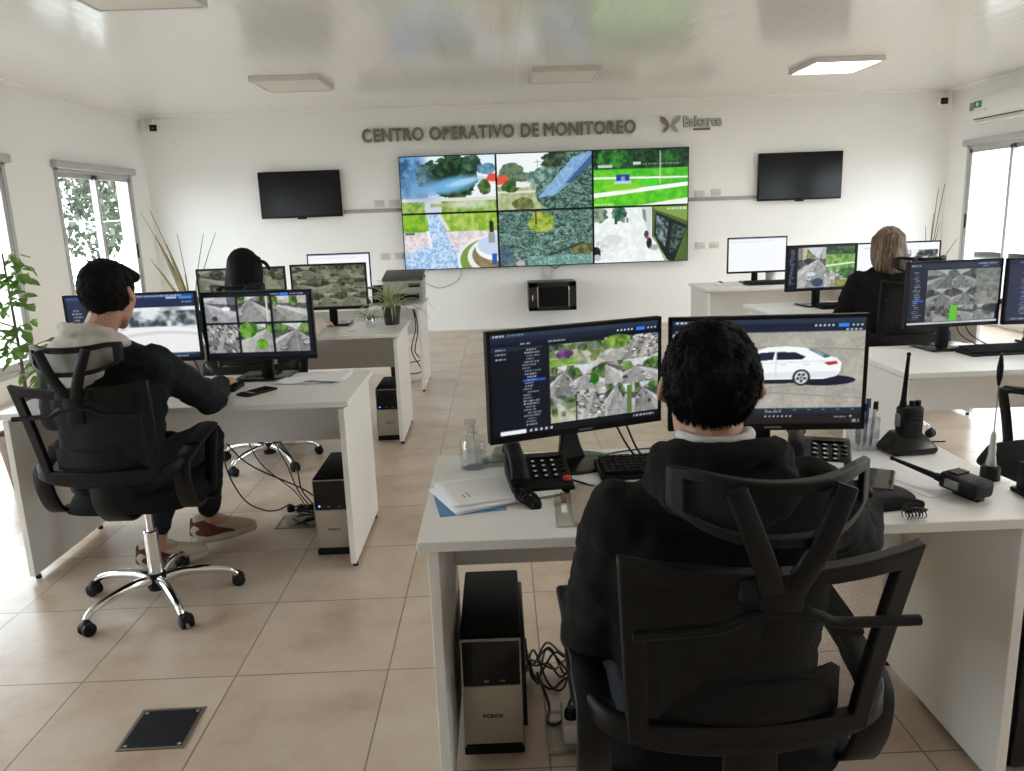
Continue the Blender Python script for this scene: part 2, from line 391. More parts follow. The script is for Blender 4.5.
# ------------------------------------------------------------------ pictures shown on the screens
class Pic:
    def __init__(s, w, h, bg=(0, 0, 0)):
        s.ow, s.oh = w, h; w, h = w*2, h*2; s.w, s.h = w, h   # drawn at twice the size, averaged afterwards
        s.a = np.zeros((h, w, 3)); s.a[:] = np.array(bg)/255.
        s.X, s.Y = np.meshgrid((np.arange(w)+.5)/w, (np.arange(h)+.5)/h)
    def put(s, m, c, al=1.):
        c = np.array(c)/255. if not isinstance(c, np.ndarray) else c
        if np.isscalar(al): s.a[m] = s.a[m]*(1-al)+(c if c.ndim == 1 else c[m])*al
        else:
            k = (al*m)[..., None]; s.a = s.a*(1-k)+c*k
    def rect(s, x0, y0, x1, y1, c, al=1.): s.put((s.X >= x0) & (s.X < x1) & (s.Y >= y0) & (s.Y < y1), c, al)
    def grad(s, x0, y0, x1, y1, c0, c1):
        t = np.clip((s.Y-y0)/(y1-y0), 0, 1)[..., None]
        s.put((s.X >= x0) & (s.X < x1) & (s.Y >= y0) & (s.Y < y1), np.array(c0)/255.*(1-t)+np.array(c1)/255.*t)
    def pm(s, pts):
        m = np.zeros(s.X.shape, bool); n = len(pts)
        for i in range(n):
            x1, y1 = pts[i]; x2, y2 = pts[(i+1) % n]
            if y1 == y2: continue
            c = ((y1 > s.Y) != (y2 > s.Y)) & (s.X < (x2-x1)*(s.Y-y1)/(y2-y1)+x1); m ^= c
        return m
    def poly(s, pts, c, al=1.): s.put(s.pm(pts), c, al)
    def em(s, cx, cy, rx, ry, rot=0.):
        dx, dy = s.X-cx, (s.Y-cy)*s.h/s.w; co, si = math.cos(rot), math.sin(rot)
        return ((dx*co+dy*si)/rx)**2+((-dx*si+dy*co)/(ry*s.h/s.w))**2
    def ell(s, cx, cy, rx, ry, c, al=1., rot=0.): s.put(s.em(cx, cy, rx, ry, rot) < 1, c, al)
    def soft(s, cx, cy, rx, ry, c, al=1., rot=0.):
        k = np.clip(1.3-s.em(cx, cy, rx, ry, rot), 0, 1)*al; s.put(k > 0, c, k)
    def line(s, x0, y0, x1, y1, wd, c, al=1.):
        L = max(1e-6, (x1-x0)**2+(y1-y0)**2); t = np.clip(((s.X-x0)*(x1-x0)+(s.Y-y0)*(y1-y0))/L, 0, 1)
        s.put(np.hypot(s.X-x0-t*(x1-x0), (s.Y-y0-t*(y1-y0))*s.h/s.w) < wd, c, al)
    def nz(s, seed, sx, sy=None, octv=3):
        rng = np.random.RandomState(seed); sy = sy or sx; out = np.zeros(s.X.shape); amp = 1.; tot = 0
        for o in range(octv):
            gx, gy = int(sx*2**o)+2, int(sy*2**o)+2
            g = rng.rand(gy+1, gx+1); fx, fy = s.X*(gx-1), s.Y*(gy-1); ix, iy = fx.astype(int), fy.astype(int)
            tx, ty = fx-ix, fy-iy
            out += amp*((g[iy, ix]*(1-tx)+g[iy, ix+1]*tx)*(1-ty)+(g[iy+1, ix]*(1-tx)+g[iy+1, ix+1]*tx)*ty); tot += amp; amp *= .6
        return out/tot
    def mottle(s, mask, seed, sc, c0, c1, lo=.35, hi=.65, al=1.):
        t = np.clip((s.nz(seed, sc, sc*s.h/s.w)-lo)/(hi-lo), 0, 1)[..., None]
        s.put(mask, np.array(c0)/255.*(1-t)+np.array(c1)/255.*t, al)
    def box(s, x0, y0, x1, y1): return (s.X >= x0) & (s.X < x1) & (s.Y >= y0) & (s.Y < y1)
    def tree(s, cx, cy, rx, ry, seed, c0=(20, 50, 20), c1=(90, 130, 60)):
        m = s.em(cx, cy, rx, ry) < .45+s.nz(seed, 22)*1.1
        s.mottle(m, seed+1, 26, c0, c1)
    def text(s, x, y, w, h, c, seed=0, al=.9):
        rng = random.Random(seed); q = x
        while q < x+w:
            d = rng.uniform(.25, 1.)*h*1.1; s.rect(q, y, min(q+d, x+w), y+h, c, al); q += d+h*.35
    def street(s, x0, y0, x1, y1, seed, road=(150, 150, 148), green=.6, sky=.12, dark=0., gray=False, cars=5, vx=None):
        rng = random.Random(seed); W, H = x1-x0, y1-y0; keep = s.a.copy(); clip = s.box(x0, y0, x1, y1)
        px = lambda u: x0+u*W; py = lambda v: y0+v*H
        s.grad(x0, y0, x1, y1, (214, 222, 228), (196, 198, 196)); hz = sky+.16; vx = rng.choice((-.1, .12, .35, .62, .85, 1.08)) if vx is None else vx
        for sd in (0., 1.):                       # facades on both sides running to the vanishing point
            e = sd-.08 if sd == 0 else sd+.08; n = 6
            for k in range(n):
                a, b = 1-(k/n)**.75, 1-((k+1)/n)**.75; top = -.25*rng.uniform(.6, 1.2); g = rng.randint(95, 205); c = (g, g-rng.randint(0, 12), g-rng.randint(0, 24))
                xa, xb = vx+(e-vx)*a*1.25, vx+(e-vx)*b*1.25; f = lambda x, t: hz+(t-hz)*abs(x-vx)/max(.05, abs(e-vx))
                s.poly([(px(xa), py(f(xa, top))), (px(xb), py(f(xb, top))), (px(xb), py(f(xb, .62))), (px(xa), py(f(xa, .62)))], c)
                s.poly([(px(xa), py(f(xa, .30))), (px(xb), py(f(xb, .30))), (px(xb), py(f(xb, .56))), (px(xa), py(f(xa, .56)))], (g*.45, g*.45, g*.47))
        gr = rng.randint(148, 190)
        s.poly([(px(vx-.04), py(hz+.02)), (px(vx+.04), py(hz+.02)), (px(1.35), y1), (px(1.2), py(1.4)), (px(-.3), py(1.4)), (px(-.35), y1)], (gr, gr-2, gr-6))
        s.poly([(px(vx-.02), py(hz+.02)), (px(vx+.03), py(hz+.02)), (px(vx+.55), y1), (px(vx-.5), y1)], (gr-30, gr-30, gr-31))
        s.poly([(px(vx-.5), y1), (px(vx-.02), py(hz+.1)), (px(vx-.01), py(hz+.1)), (px(vx-.3), y1)], (gr-52, gr-52, gr-50), .7)
        s.poly([(px(vx), py(hz+.02)), (px(vx+.006), py(hz+.02)), (px(vx+.05), y1), (px(vx+.03), y1)], (225, 225, 222), .55)
        for k in range(5):
            if rng.random() < green:
                sd = rng.choice((0, 1)); d = rng.uniform(.1, .55); s.tree(px(sd+(vx-sd)*d), py(hz+.02-.12*(1-d)), W*(.20-.2*d), H*(.26-.24*d), seed*7+k, (30, 62, 26), (112, 152, 68))
        for k in range(cars):
            sd = rng.choice((-1, 1)); d = rng.uniform(.15, .9); cx = vx+sd*(.06+.38*d); cy = hz+.08+(.84-hz)*d; z = .02+.075*d; c = rng.choice([(236, 236, 236), (52, 55, 60), (176, 178, 182), (120, 124, 130), (210, 212, 216)])
            s.ell(px(cx), py(cy)+H*z*.7, W*z*1.3, H*z*.45, (46, 46, 48), .8); s.ell(px(cx), py(cy), W*z*1.15, H*z*.85, c); s.ell(px(cx), py(cy)-H*z*.45, W*z*.8, H*z*.5, tuple(q*.5 for q in c)); s.ell(px(cx), py(cy)-H*z*.75, W*z*.75, H*z*.3, c)
        s.mottle(clip, seed+9, 34, (40, 42, 40), (225, 225, 222), al=.13)
        if gray:
            g = s.a.mean(axis=2, keepdims=True); s.a = np.where(clip[..., None], g*np.array(gray), s.a)
        s.a = np.where(clip[..., None], s.a*(1-dark), keep)
    def lot(s, x0, y0, x1, y1, seed):
        rng = random.Random(seed); W, H = x1-x0, y1-y0; s.mottle(s.box(x0, y0, x1, y1), seed, 16, (120, 120, 116), (196, 194, 188)); a = rng.uniform(.35, .9)*rng.choice((-1, 1))
        for k in range(90):
            u, v = rng.random(), rng.random(); c = rng.choice([(238, 238, 238), (44, 46, 50), (90, 94, 100), (205, 206, 208), (130, 88, 80), (96, 106, 128), (60, 62, 60), (74, 76, 78)])
            e = s.em(x0+u*W, y0+v*H, W*.06, H*.028, a+.2*rng.random()) < 1; s.put(e & s.box(x0, y0, x1, y1), c)
        s.poly([(x0+W*.6, y0), (x0+W*.68, y0), (x0+W*.40, y1), (x0+W*.2, y1)], (176, 174, 168), .8)
    def park(s, x0, y0, x1, y1, seed, gray=False):
        rng = random.Random(seed); W, H = x1-x0, y1-y0; b = s.box(x0, y0, x1, y1); keep = s.a.copy()
        s.mottle(b, seed, 14, (96, 118, 62), (168, 172, 130)); s.mottle(s.box(x0, y0, x1, y0+H*.3), seed+2, 30, (34, 56, 34), (150, 160, 150))
        q = rng.uniform(-.2, .6); s.poly([(x0+W*q, y0+H*.3), (x0+W*(q+.12), y0+H*.28), (x0+W*(1.3-q), y1), (x0+W*(.6-q), y1)], (196, 192, 184)); s.poly([(x0, y0+H*.62), (x1, y0+H*.5), (x1, y0+H*.6), (x0, y0+H*.76)], (178, 176, 170), .8)
        for k in range(4): s.tree(x0+W*rng.random(), y0+H*rng.uniform(.12, .8), W*rng.uniform(.07, .16), H*rng.uniform(.08, .16), seed*5+k, (30, 58, 26), (112, 140, 66))
        s.mottle(b, seed+9, 40, (50, 52, 50), (225, 225, 222), al=.15)
        if gray: s.a = np.where(b[..., None], s.a.mean(axis=2, keepdims=True)*np.array(gray), s.a)
        s.a = np.where(b[..., None], s.a, keep)
    def ui(s, seed=0, head=.075):
        s.rect(0, 0, 1, .045, (38, 52, 72)); s.rect(0, .045, 1, head+.02, (20, 30, 52))
        s.text(.02, .014, .06, .018, (210, 220, 235), seed); s.text(.10, .014, .09, .016, (120, 150, 190), seed+1)
        for k in range(5): s.rect(.74+.022*k, .062, .75+.022*k, .078, (210, 220, 235))
        s.rect(.86, .052, .915, .086, (50, 130, 235))
        for k in range(3): s.rect(.93+.022*k, .062, .94+.022*k, .078, (190, 205, 225))
    def tree_list(s, x0, x1, y0, y1, n, seed, sel=-1):
        rng = random.Random(seed); d = (y1-y0)/n
        for k in range(n):
            ind = rng.choice([0, .012, .024]); w = rng.uniform(.3, .75)*(x1-x0)
            if k == sel: s.rect(x0, y0+k*d-.003, x1, y0+k*d+d*.8, (30, 80, 190))
            s.text(x0+ind, y0+k*d, w, d*.42, (165, 175, 190), seed+k)
    def colors(s):
        a = np.clip(s.a, 0, 1).reshape(s.oh, 2, s.ow, 2, 3).mean(axis=(1, 3)); return np.where(a <= .04045, a/12.92, ((a+.055)/1.055)**2.4)

def pic_tree_path():
    p = Pic(160, 90, (235, 242, 248))
    p.grad(0, 0, 1, .6, (225, 240, 252), (250, 252, 255))
    p.soft(.08, .3, .22, .5, (70, 130, 190)); p.mottle(p.em(.1, .5, .2, .5) < 1, 4, 14, (40, 70, 100), (120, 170, 215), al=.7)
    p.tree(.30, .33, .13, .25, 2, (30, 60, 55), (90, 120, 110))
    p.tree(.56, .38, .25, .42, 5, (14, 38, 26), (52, 92, 52)); p.tree(.76, .14, .1, .14, 6, (30, 60, 50), (80, 110, 90))
    p.tree(.91, .25, .1, .10, 9, (70, 120, 150), (110, 160, 180))
    p.rect(.82, .38, 1, .52, (236, 226, 222)); p.poly([(.89, .46), (.93, .34), (1, .33), (1, .48)], (226, 84, 62)); p.tree(.88, .57, .07, .14, 11, (50, 80, 40), (120, 140, 70))
    p.rect(.52, .62, .57, .82, (50, 42, 34)); p.rect(0, .74, 1, .80, (222, 220, 214))
    p.mottle(p.box(0, .80, 1, 1), 13, 24, (96, 150, 40), (170, 190, 110)); p.rect(.24, .72, .42, 1, (206, 212, 224)); p.mottle(p.box(.3, .84, .75, .9), 15, 20, (150, 165, 110), (180, 195, 130))
    p.soft(.72, .86, .25, .1, (215, 222, 205), .7)
    p.soft(.52, .52, .34, .15, (112, 178, 226), .95, -.17); p.soft(.66, .47, .2, .06, (180, 220, 245), .8, -.2); p.soft(.2, .55, .2, .3, (120, 160, 200), .5)
    return p
def pic_cedar_road():
    p = Pic(160, 90, (240, 245, 248))
    p.mottle(p.box(0, .55, 1, 1), 3, 22, (150, 165, 110), (190, 196, 160)); p.rect(0, .66, .75, .70, (222, 222, 214))
    p.tree(.15, .33, .14, .16, 4, (70, 90, 70), (110, 130, 100)); p.rect(0, .40, .12, .58, (238, 228, 224)); p.poly([(0, .42), (.04, .37), (.12, .40), (.12, .52), (0, .55)], (222, 88, 68))
    p.tree(.14, .58, .09, .12, 6, (40, 70, 34), (90, 120, 60)); p.rect(.2, .5, .34, .6, (236, 236, 232)); p.tree(.26, .42, .12, .08, 7, (60, 84, 66), (120, 140, 120))
    p.rect(.425, .12, .432, .34, (120, 125, 125)); p.line(.40, .16, .46, .16, .004, (120, 125, 125))
    p.tree(.27, .9, .12, .12, 8, (84, 96, 50), (130, 138, 80))
    p.tree(.64, .22, .17, .3, 10, (26, 42, 34), (84, 104, 76)); p.tree(.52, .45, .2, .2, 12, (70, 110, 100), (150, 180, 165))
    p.mottle((p.em(.82, .72, .42, .38) < 1) | (p.em(.95, .4, .3, .5) < 1), 14, 60, (34, 60, 56), (120, 156, 138))
    needles(p, (p.em(.82, .72, .42, .38) < .9) | (p.em(.95, .4, .3, .5) < .9), 420, 9, [(36, 60, 52), (24, 44, 40), (120, 158, 142), (150, 184, 168), (90, 124, 110)])
    p.poly([(.42, .80), (.80, .1), (1, -.02), (1, .2), (.62, .75)], (124, 172, 222), .85); p.poly([(.72, .55), (1, .06), (1, .22), (.78, .56)], (40, 74, 130), .75)
    p.mottle(p.pm([(.42, .80), (.80, .1), (.95, .05), (.6, .75)]), 16, 50, (110, 160, 215), (190, 212, 232), al=.5)
    return p
def needles(p, mask, n, seed, cols):
    rng = random.Random(seed); lay = p.a.copy()
    for _ in range(n):
        x, y, a, L = rng.random(), rng.random(), rng.uniform(-.6, 2.2), rng.uniform(.04, .13); c = rng.choice(cols)
        p.line(x, y, x+L*math.cos(a), y+L*1.4*math.sin(a)*.6, rng.uniform(.002, .0055), c, .75)
    p.a = np.where(mask[..., None], p.a, lay)
def pic_lawn():
    p = Pic(160, 90, (60, 170, 30))
    p.mottle(p.box(0, 0, 1, .34), 2, 30, (10, 34, 20), (34, 84, 44)); p.tree(.2, .14, .16, .18, 3, (20, 70, 24), (60, 140, 50)); p.tree(.8, .16, .1, .14, 4, (20, 60, 24), (46, 110, 46))
    for k, x in enumerate((.08, .45, .58, .78, .9)): p.rect(x, .2, x+.012, .34, (40, 40, 30))
    p.rect(.05, .26, .2, .31, (190, 210, 195)); p.rect(.42, .22, .5, .27, (200, 220, 205)); p.text(.52, .25, .4, .03, (120, 150, 120), 3)
    p.grad(0, .34, 1, 1, (66, 190, 40), (86, 205, 22)); p.mottle(p.box(0, .36, 1, 1), 5, 20, (56, 170, 34), (130, 214, 50), al=.6)
    p.poly([(0, .47), (1, .50), (1, .53), (0, .51)], (240, 248, 238)); p.poly([(0, .76), (1, .60), (1, .67), (0, .84)], (250, 252, 248))
    p.poly([(.45, 1), (1, .88), (1, 1)], (238, 244, 236)); p.ell(.6, .6, .09, .06, (60, 230, 60), .6); p.ell(.3, .66, .2, .07, (150, 215, 50), .6)
    p.rect(.24, .44, .38, .58, (30, 60, 150)); p.rect(.22, .55, .40, .6, (190, 205, 225)); p.rect(.29, .47, .33, .55, (120, 160, 205))
    p.rect(.70, .04, .706, .62, (225, 235, 225)); p.rect(.715, .1, .72, .6, (140, 200, 130)); p.text(.02, .95, .2, .025, (235, 240, 235), 5)
    return p
def pic_plaza():
    p = Pic(160, 90, (205, 216, 232))
    p.mottle(p.box(0, 0, 1, .33), 2, 26, (128, 176, 44), (186, 204, 110)); p.mottle(p.box(0, 0, .24, .32), 3, 26, (90, 160, 36), (150, 190, 50))
    p.mottle(p.box(0, .32, 1, 1), 4, 34, (206, 196, 204), (238, 226, 228)); p.mottle(p.pm([(.26, 0), (.38, 0), (.5, .55), (.75, 1), (0, 1), (0, .72), (.28, .55)]), 5, 60, (130, 178, 226), (214, 228, 244))
    p.poly([(.24, .3), (.28, .3), (.30, .62), (.28, .62)], (240, 240, 244)); p.poly([(.37, 0), (.4, 0), (.5, .3), (.46, .3)], (226, 226, 226))
    p.rect(.02, .33, .12, .36, (70, 74, 80)); p.rect(.19, 0, .2, .1, (80, 90, 80)); p.rect(.76, .05, .767, .28, (120, 130, 100))
    p.ell(.93, .85, .37, .43, (232, 236, 240)); p.ell(.94, .86, .35, .40, (122, 154, 66)); p.ell(.98, .80, .31, .36, (232, 236, 240)); p.mottle(p.em(1., .77, .28, .31) < 1, 7, 30, (126, 120, 80), (160, 138, 104))
    p.ell(1.03, .64, .27, .25, (244, 248, 252)); p.ell(1.03, .6, .25, .2, (196, 214, 236)); p.rect(.9, .37, .97, .55, (150, 156, 152)); p.rect(.915, .19, .96, .36, (34, 40, 38)); p.ell(.935, .19, .022, .045, (30, 34, 32))
    p.rect(.93, .75, .985, .95, (40, 90, 170))
    return p
def pic_fir():
    p = Pic(160, 90, (60, 90, 80))
    p.mottle(p.box(0, 0, 1, 1), 3, 50, (16, 40, 36), (136, 176, 160), .3, .72); p.mottle(p.box(0, 0, 1, 1), 6, 90, (20, 44, 40), (160, 196, 182), .3, .7, al=.5)
    needles(p, p.box(0, 0, 1, 1), 420, 4, [(30, 60, 54), (20, 44, 42), (120, 165, 150), (150, 190, 178), (84, 124, 112), (175, 208, 198)])
    p.mottle(p.em(.45, .22, .17, .22) < .3+p.nz(31, 14)*.9, 8, 30, (120, 150, 30), (190, 200, 70), al=.85); p.mottle(p.em(.88, .72, .13, .12) < .4+p.nz(33, 14)*.9, 9, 22, (80, 70, 34), (140, 128, 70), al=.8)
    p.rect(.39, 0, .405, .25, (60, 46, 34)); p.soft(.05, .8, .12, .2, (70, 90, 120), .7); p.line(.3, .95, .9, .6, .012, (30, 40, 34), .7)
    p.mottle(p.box(.3, .82, 1, 1), 12, 60, (90, 150, 140), (180, 220, 206), al=.6); p.ell(.22, .95, .05, .05, (190, 180, 180))
    return p
def pic_mall():
    p = Pic(160, 90, (238, 244, 240))
    p.mottle(p.box(0, 0, 1, 1), 2, 20, (226, 236, 232), (250, 252, 250)); p.tree(.05, .12, .1, .14, 3, (60, 90, 70), (150, 170, 150)); p.tree(.27, .1, .08, .14, 4, (30, 80, 60), (110, 150, 120)); p.rect(.22, .14, .25, .3, (40, 80, 60))
    p.rect(.3, .2, .33, .28, (140, 130, 140)); p.rect(.345, .19, .37, .27, (130, 120, 130)); p.ell(.2, .58, .1, .1, (215, 226, 220)); p.mottle(p.box(.02, .6, .2, .8), 5, 40, (190, 205, 196), (235, 240, 236))
    p.poly([(.50, 0), (.62, 0), (.60, .56), (.54, .3)], (206, 216, 214)); p.poly([(.515, .05), (.55, .05), (.56, .28), (.525, .22)], (120, 140, 140)); p.poly([(.62, 0), (1, 0), (1, 1), (.80, 1), (.62, .55)], (74, 100, 44))
    p.poly([(.66, .1), (1, .36), (.86, 1), (.78, .98), (.64, .55)], (16, 22, 22)); p.mottle(p.pm([(.67, .16), (.80, .26), (.76, .74), (.66, .54)]), 7, 40, (30, 44, 44), (140, 160, 160)); p.mottle(p.pm([(.84, .32), (.98, .42), (.88, .8), (.8, .86)]), 8, 40, (14, 30, 28), (90, 110, 100))
    p.poly([(.62, .0), (1, .0), (1, .28), (.66, .06)], (128, 160, 74)); p.text(.78, .03, .2, .035, (230, 240, 225), 4); p.rect(.8, .22, .81, .9, (10, 14, 14)); p.line(.64, .55, .77, 1, .008, (130, 170, 110))
    p.ell(.56, .5, .025, .07, (60, 64, 74)); p.ell(.59, .66, .03, .1, (24, 28, 32)); p.ell(.57, .56, .02, .03, (150, 90, 90)); p.soft(.64, .74, .06, .06, (120, 130, 126), .6); p.ell(.02, .82, .05, .12, (26, 28, 34)); p.ell(.03, .9, .04, .06, (190, 190, 210))
    return p
def pic_mosaic():
    p = Pic(250, 140, (10, 14, 24)); p.ui(3)
    p.rect(0, .095, 1, 1, (10, 15, 26)); p.rect(0, .13, .165, .17, (26, 38, 58))
    for k in range(3): p.text(.03, .145+k*.045, .06, .014, (180, 190, 205), k)
    p.text(.17, .105, .06, .014, (200, 210, 225), 9); p.text(.33, .105, .1, .014, (200, 210, 225), 11); p.rect(.165, .15, .30, .153, (90, 110, 150))
    p.tree_list(.18, .31, .165, .93, 26, 5, 10)
    X = [.335, .50, .665, .825, 1.]; Y = [.145, .37, .50, .66, .93]
    k = 0
    for (a, b, c, d) in [(.335, .15, .5, .37), (.5, .15, .665, .40), (.665, .13, .835, .37), (.835, .13, 1, .37), (.335, .37, .47, .66), (.47, .37, .665, .66), (.665, .37, .775, .60), (.775, .37, 1, .62), (.335, .66, .485, .93), (.49, .63, .66, .93), (.66, .6, .775, .93), (.775, .62, .85, .93), (.85, .62, 1, .93)]:
        (p.lot(a, b, c, d, 40+k) if k in (9, 3) else p.park(a, b, c, d, 40+k) if k in (0, 1, 8) else p.street(a, b, c, d, 40+k, green=.9, sky=(.02, .2, -.1, .15)[k % 4])); k += 1
    p.tree(.42, .25, .05, .05, 3, (80, 50, 90), (140, 100, 150)); p.mottle(p.box(.335, .30, .5, .36), 5, 40, (90, 150, 50), (150, 180, 80)); p.tree(.74, .18, .09, .07, 8, (50, 88, 34), (150, 176, 76)); p.tree(.60, .53, .03, .06, 12, (40, 100, 20), (110, 170, 40))
    p.rect(.80, .64, .83, .92, (84, 120, 62)); p.rect(0, .935, 1, 1, (12, 14, 22)); p.rect(.045, .945, .19, .985, (235, 238, 240))
    for k in range(5): p.rect(.21+k*.03, .953, .224+k*.03, .978, (190, 195, 205))
    p.text(.84, .955, .13, .02, (180, 185, 195), 21)
    return p
def pic_car():
    p = Pic(250, 140, (160, 160, 152)); p.mottle(p.box(0, 0, 1, 1), 2, 16, (160, 157, 147), (186, 183, 172), .3, .7); p.mottle(p.box(0, 0, 1, 1), 4, 90, (140, 140, 130), (195, 190, 180), al=.25)
    p.line(.1, .24, 1, .30, .004, (146, 144, 134)); p.line(0, .62, 1, .76, .004, (150, 148, 140)); p.line(.4, .66, .9, .60, .003, (150, 148, 140))
    p.ell(.80, .585, .16, .05, (18, 22, 44)); p.ell(.5, .585, .35, .025, (26, 30, 40))
    body = [(.18, .50), (.20, .43), (.30, .40), (.42, .31), (.50, .265), (.60, .258), (.70, .275), (.78, .34), (.86, .375), (.885, .42), (.88, .50), (.86, .545), (.80, .57), (.2, .575)]
    p.poly(body, (246, 248, 250)); p.poly([(.2, .51), (.87, .50), (.85, .555), (.2, .57)], (226, 230, 236))
    p.poly([(.40, .375), (.47, .315), (.54, .31), (.53, .385), (.41, .395)], (28, 36, 62)); p.poly([(.55, .31), (.645, .315), (.70, .36), (.68, .385), (.545, .387)], (24, 30, 54)); p.poly([(.71, .29), (.76, .30), (.83, .36), (.80, .375)], (66, 96, 110)); p.poly([(.73, .3), (.76, .305), (.80, .345), (.78, .35)], (130, 168, 170))
    p.poly([(.79, .415), (.86, .405), (.865, .43), (.82, .445)], (170, 40, 50)); p.line(.41, .42, .86, .40, .0015, (200, 206, 214)); p.rect(.545, .32, .55, .56, (214, 218, 226)); p.rect(.69, .43, .72, .436, (190, 196, 204)); p.rect(.57, .43, .60, .436, (190, 196, 204))
    for cx in (.68, .30):
        p.ell(cx, .555, .046, .078, (30, 30, 34)); p.ell(cx, .555, .034, .06, (214, 216, 218))
        for q in range(5): p.ell(cx+.019*math.cos(q*1.257+.3), .555+.033*math.sin(q*1.257+.3), .009, .015, (70, 72, 78))
        p.ell(cx, .555, .008, .014, (120, 120, 126))
    p.mottle(p.box(.42, .66, .5, .72), 8, 60, (70, 76, 50), (168, 166, 156), .5, .8)
    p.rect(0, 0, 1, .1, (20, 30, 52)); p.ui(6); p.rect(0, .095, 1, .125, (24, 34, 58)); p.text(.02, .1, .1, .014, (190, 200, 215), 4)
    for k in range(4): p.rect(.90+k*.022, .102, .912+k*.022, .117, (220, 226, 236))
    p.rect(0, .845, 1, .90, (26, 44, 56))
    for k in range(8): p.rect(.42+k*.075, .862, .435+k*.075, .868, (160, 180, 190))
    p.rect(.55, .845, .553, .88, (200, 220, 230)); p.text(.5, .875, .08, .012, (210, 220, 225), 7)
    p.rect(0, .90, 1, 1, (34, 26, 28))
    for k in range(7): p.ell(.50+k*.022, .925, .005, .009, (220, 220, 225))
    p.text(.86, .93, .06, .012, (150, 150, 155), 9); p.rect(.94, .92, .95, .94, (200, 200, 210)); p.text(.955, .96, .035, .03, (160, 165, 175), 11)
    return p
def pic_sky_ground():
    p = Pic(140, 79, (28, 40, 70)); p.rect(0, 0, 1, .06, (50, 70, 120)); p.rect(0, .06, 1, .17, (26, 40, 78)); p.text(.5, .02, .4, .02, (190, 200, 220), 3); p.rect(.88, .045, .98, .08, (60, 140, 240)); p.rect(.78, .045, .86, .075, (170, 190, 220)); p.text(.90, .12, .08, .02, (190, 200, 220), 4)
    p.rect(0, .2, .22, .9, (24, 32, 52)); p.tree_list(.03, .15, .2, .5, 6, 5)
    p.mottle(p.box(.22, .2, 1, .92), 6, 9, (150, 164, 172), (232, 236, 238), .3, .6); p.mottle(p.box(.22, .26, 1, .5), 7, 11, (52, 66, 72), (226, 230, 232), .38, .62)
    p.ell(.7, .92, .62, .42, (240, 240, 238)); p.ell(.72, .95, .6, .38, (212, 216, 218)); p.ell(.74, .98, .58, .36, (236, 238, 238)); p.poly([(.4, .92), (.45, .84), (.62, .92)], (130, 140, 60)); p.rect(.0, .92, 1, 1, (20, 34, 60))
    p.rect(.42, .935, .96, .945, (70, 130, 160)); p.text(.4, .965, .5, .018, (170, 190, 210), 9)
    return p
def pic_six():
    p = Pic(150, 84, (14, 20, 32)); p.rect(.5, .0, 1, .05, (20, 30, 52)); p.rect(.72, .012, .8, .045, (50, 130, 235)); p.text(.64, .018, .07, .02, (200, 210, 225), 3); p.text(.82, .018, .12, .02, (200, 210, 225), 4)
    Xs = [(.015, .30), (.325, .62), (.645, .965)]; Ys = [(.06, .45), (.49, .93)]; k = 0
    for j, (b, d) in enumerate(Ys):
        for i, (a, c) in enumerate(Xs):
            p.street(a, b, c, d, 70+k, green=(.2, .5, .7, .1, .9, .7)[k], sky=(.05, -.05, .12, .1, .0, .05)[k], cars=(4, 3, 2, 9, 3, 3)[k], gray=(.97, .98, 1.) if k in (0, 3) else False); k += 1
    g = p.a.copy(); p.lot(.015, .49, .30, .93, 5); q = p.box(.015, .49, .30, .93); p.a[q] = p.a[q].mean(axis=1, keepdims=True)*.95
    p.tree(.52, .80, .05, .08, 3, (50, 120, 20), (120, 180, 40)); p.rect(.585, .06, .60, .45, (210, 214, 196)); p.tree(.40, .58, .09, .12, 4, (50, 100, 30), (120, 170, 70)); p.ell(.21, .24, .04, .03, (240, 242, 244))
    return p
def pic_faded(n=3, seed=100, head=False):
    p = Pic(130, 73, (70, 76, 62)); k = 0
    for j in range(n):
        for i in range(3):
            (p.park if k in (1, 2, 5) else p.street)(.01+i*.33, .02+j*.96/n, .01+i*.33+.325, .02+(j+1)*.96/n-.01, seed+k); k += 1
    g = p.a.mean(axis=2, keepdims=True); p.a = (p.a*.35+g*.65)*np.array([.80, .82, .70])*.86+.02
    return p
def pic_bw():
    p = Pic(150, 84, (18, 24, 44)); p.rect(0, 0, 1, .09, (30, 38, 62)); p.text(.02, .03, .1, .02, (190, 200, 220), 2); p.text(.75, .03, .2, .02, (180, 190, 210), 3); p.rect(.8, .07, .86, .09, (60, 110, 210))
    p.tree_list(.05, .17, .14, .93, 24, 8, 14); k = 0
    for (a, b, c, d) in [(.20, .12, .47, .42), (.47, .12, .73, .42), (.73, .12, 1, .40), (.2, .42, .47, .70), (.47, .42, .72, .70), (.72, .40, 1, .70), (.2, .70, .46, .96), (.54, .70, .73, .96), (.73, .70, .97, .96)]:
        (p.park if k in (2, 5, 6) else p.street)(a, b, c, d, 130+k, gray=(.80, .82, .80)); k += 1
    p.poly([(.47, .70), (.55, .70), (.545, .96), (.46, .96)], (90, 190, 40)); p.rect(.73, .12, 1, .42, (120, 124, 116), .7); p.rect(.74, .42, 1, .7, (130, 132, 126), .6); p.soft(.9, .8, .08, .1, (40, 44, 40), .7)
    p.rect(0, .965, 1, 1, (200, 204, 210)); p.text(.3, .97, .4, .014, (120, 124, 130), 5)
    return p
def pic_sidebar():
    p = Pic(120, 68, (44, 50, 72)); p.rect(0, 0, 1, .09, (34, 42, 66)); p.text(.1, .04, .4, .02, (150, 160, 185), 3); p.tree_list(.12, .5, .14, .9, 22, 6, 11); p.rect(.6, .12, 1, .92, (96, 104, 118)); p.text(.05, .95, .5, .02, (190, 195, 205), 4)
    return p
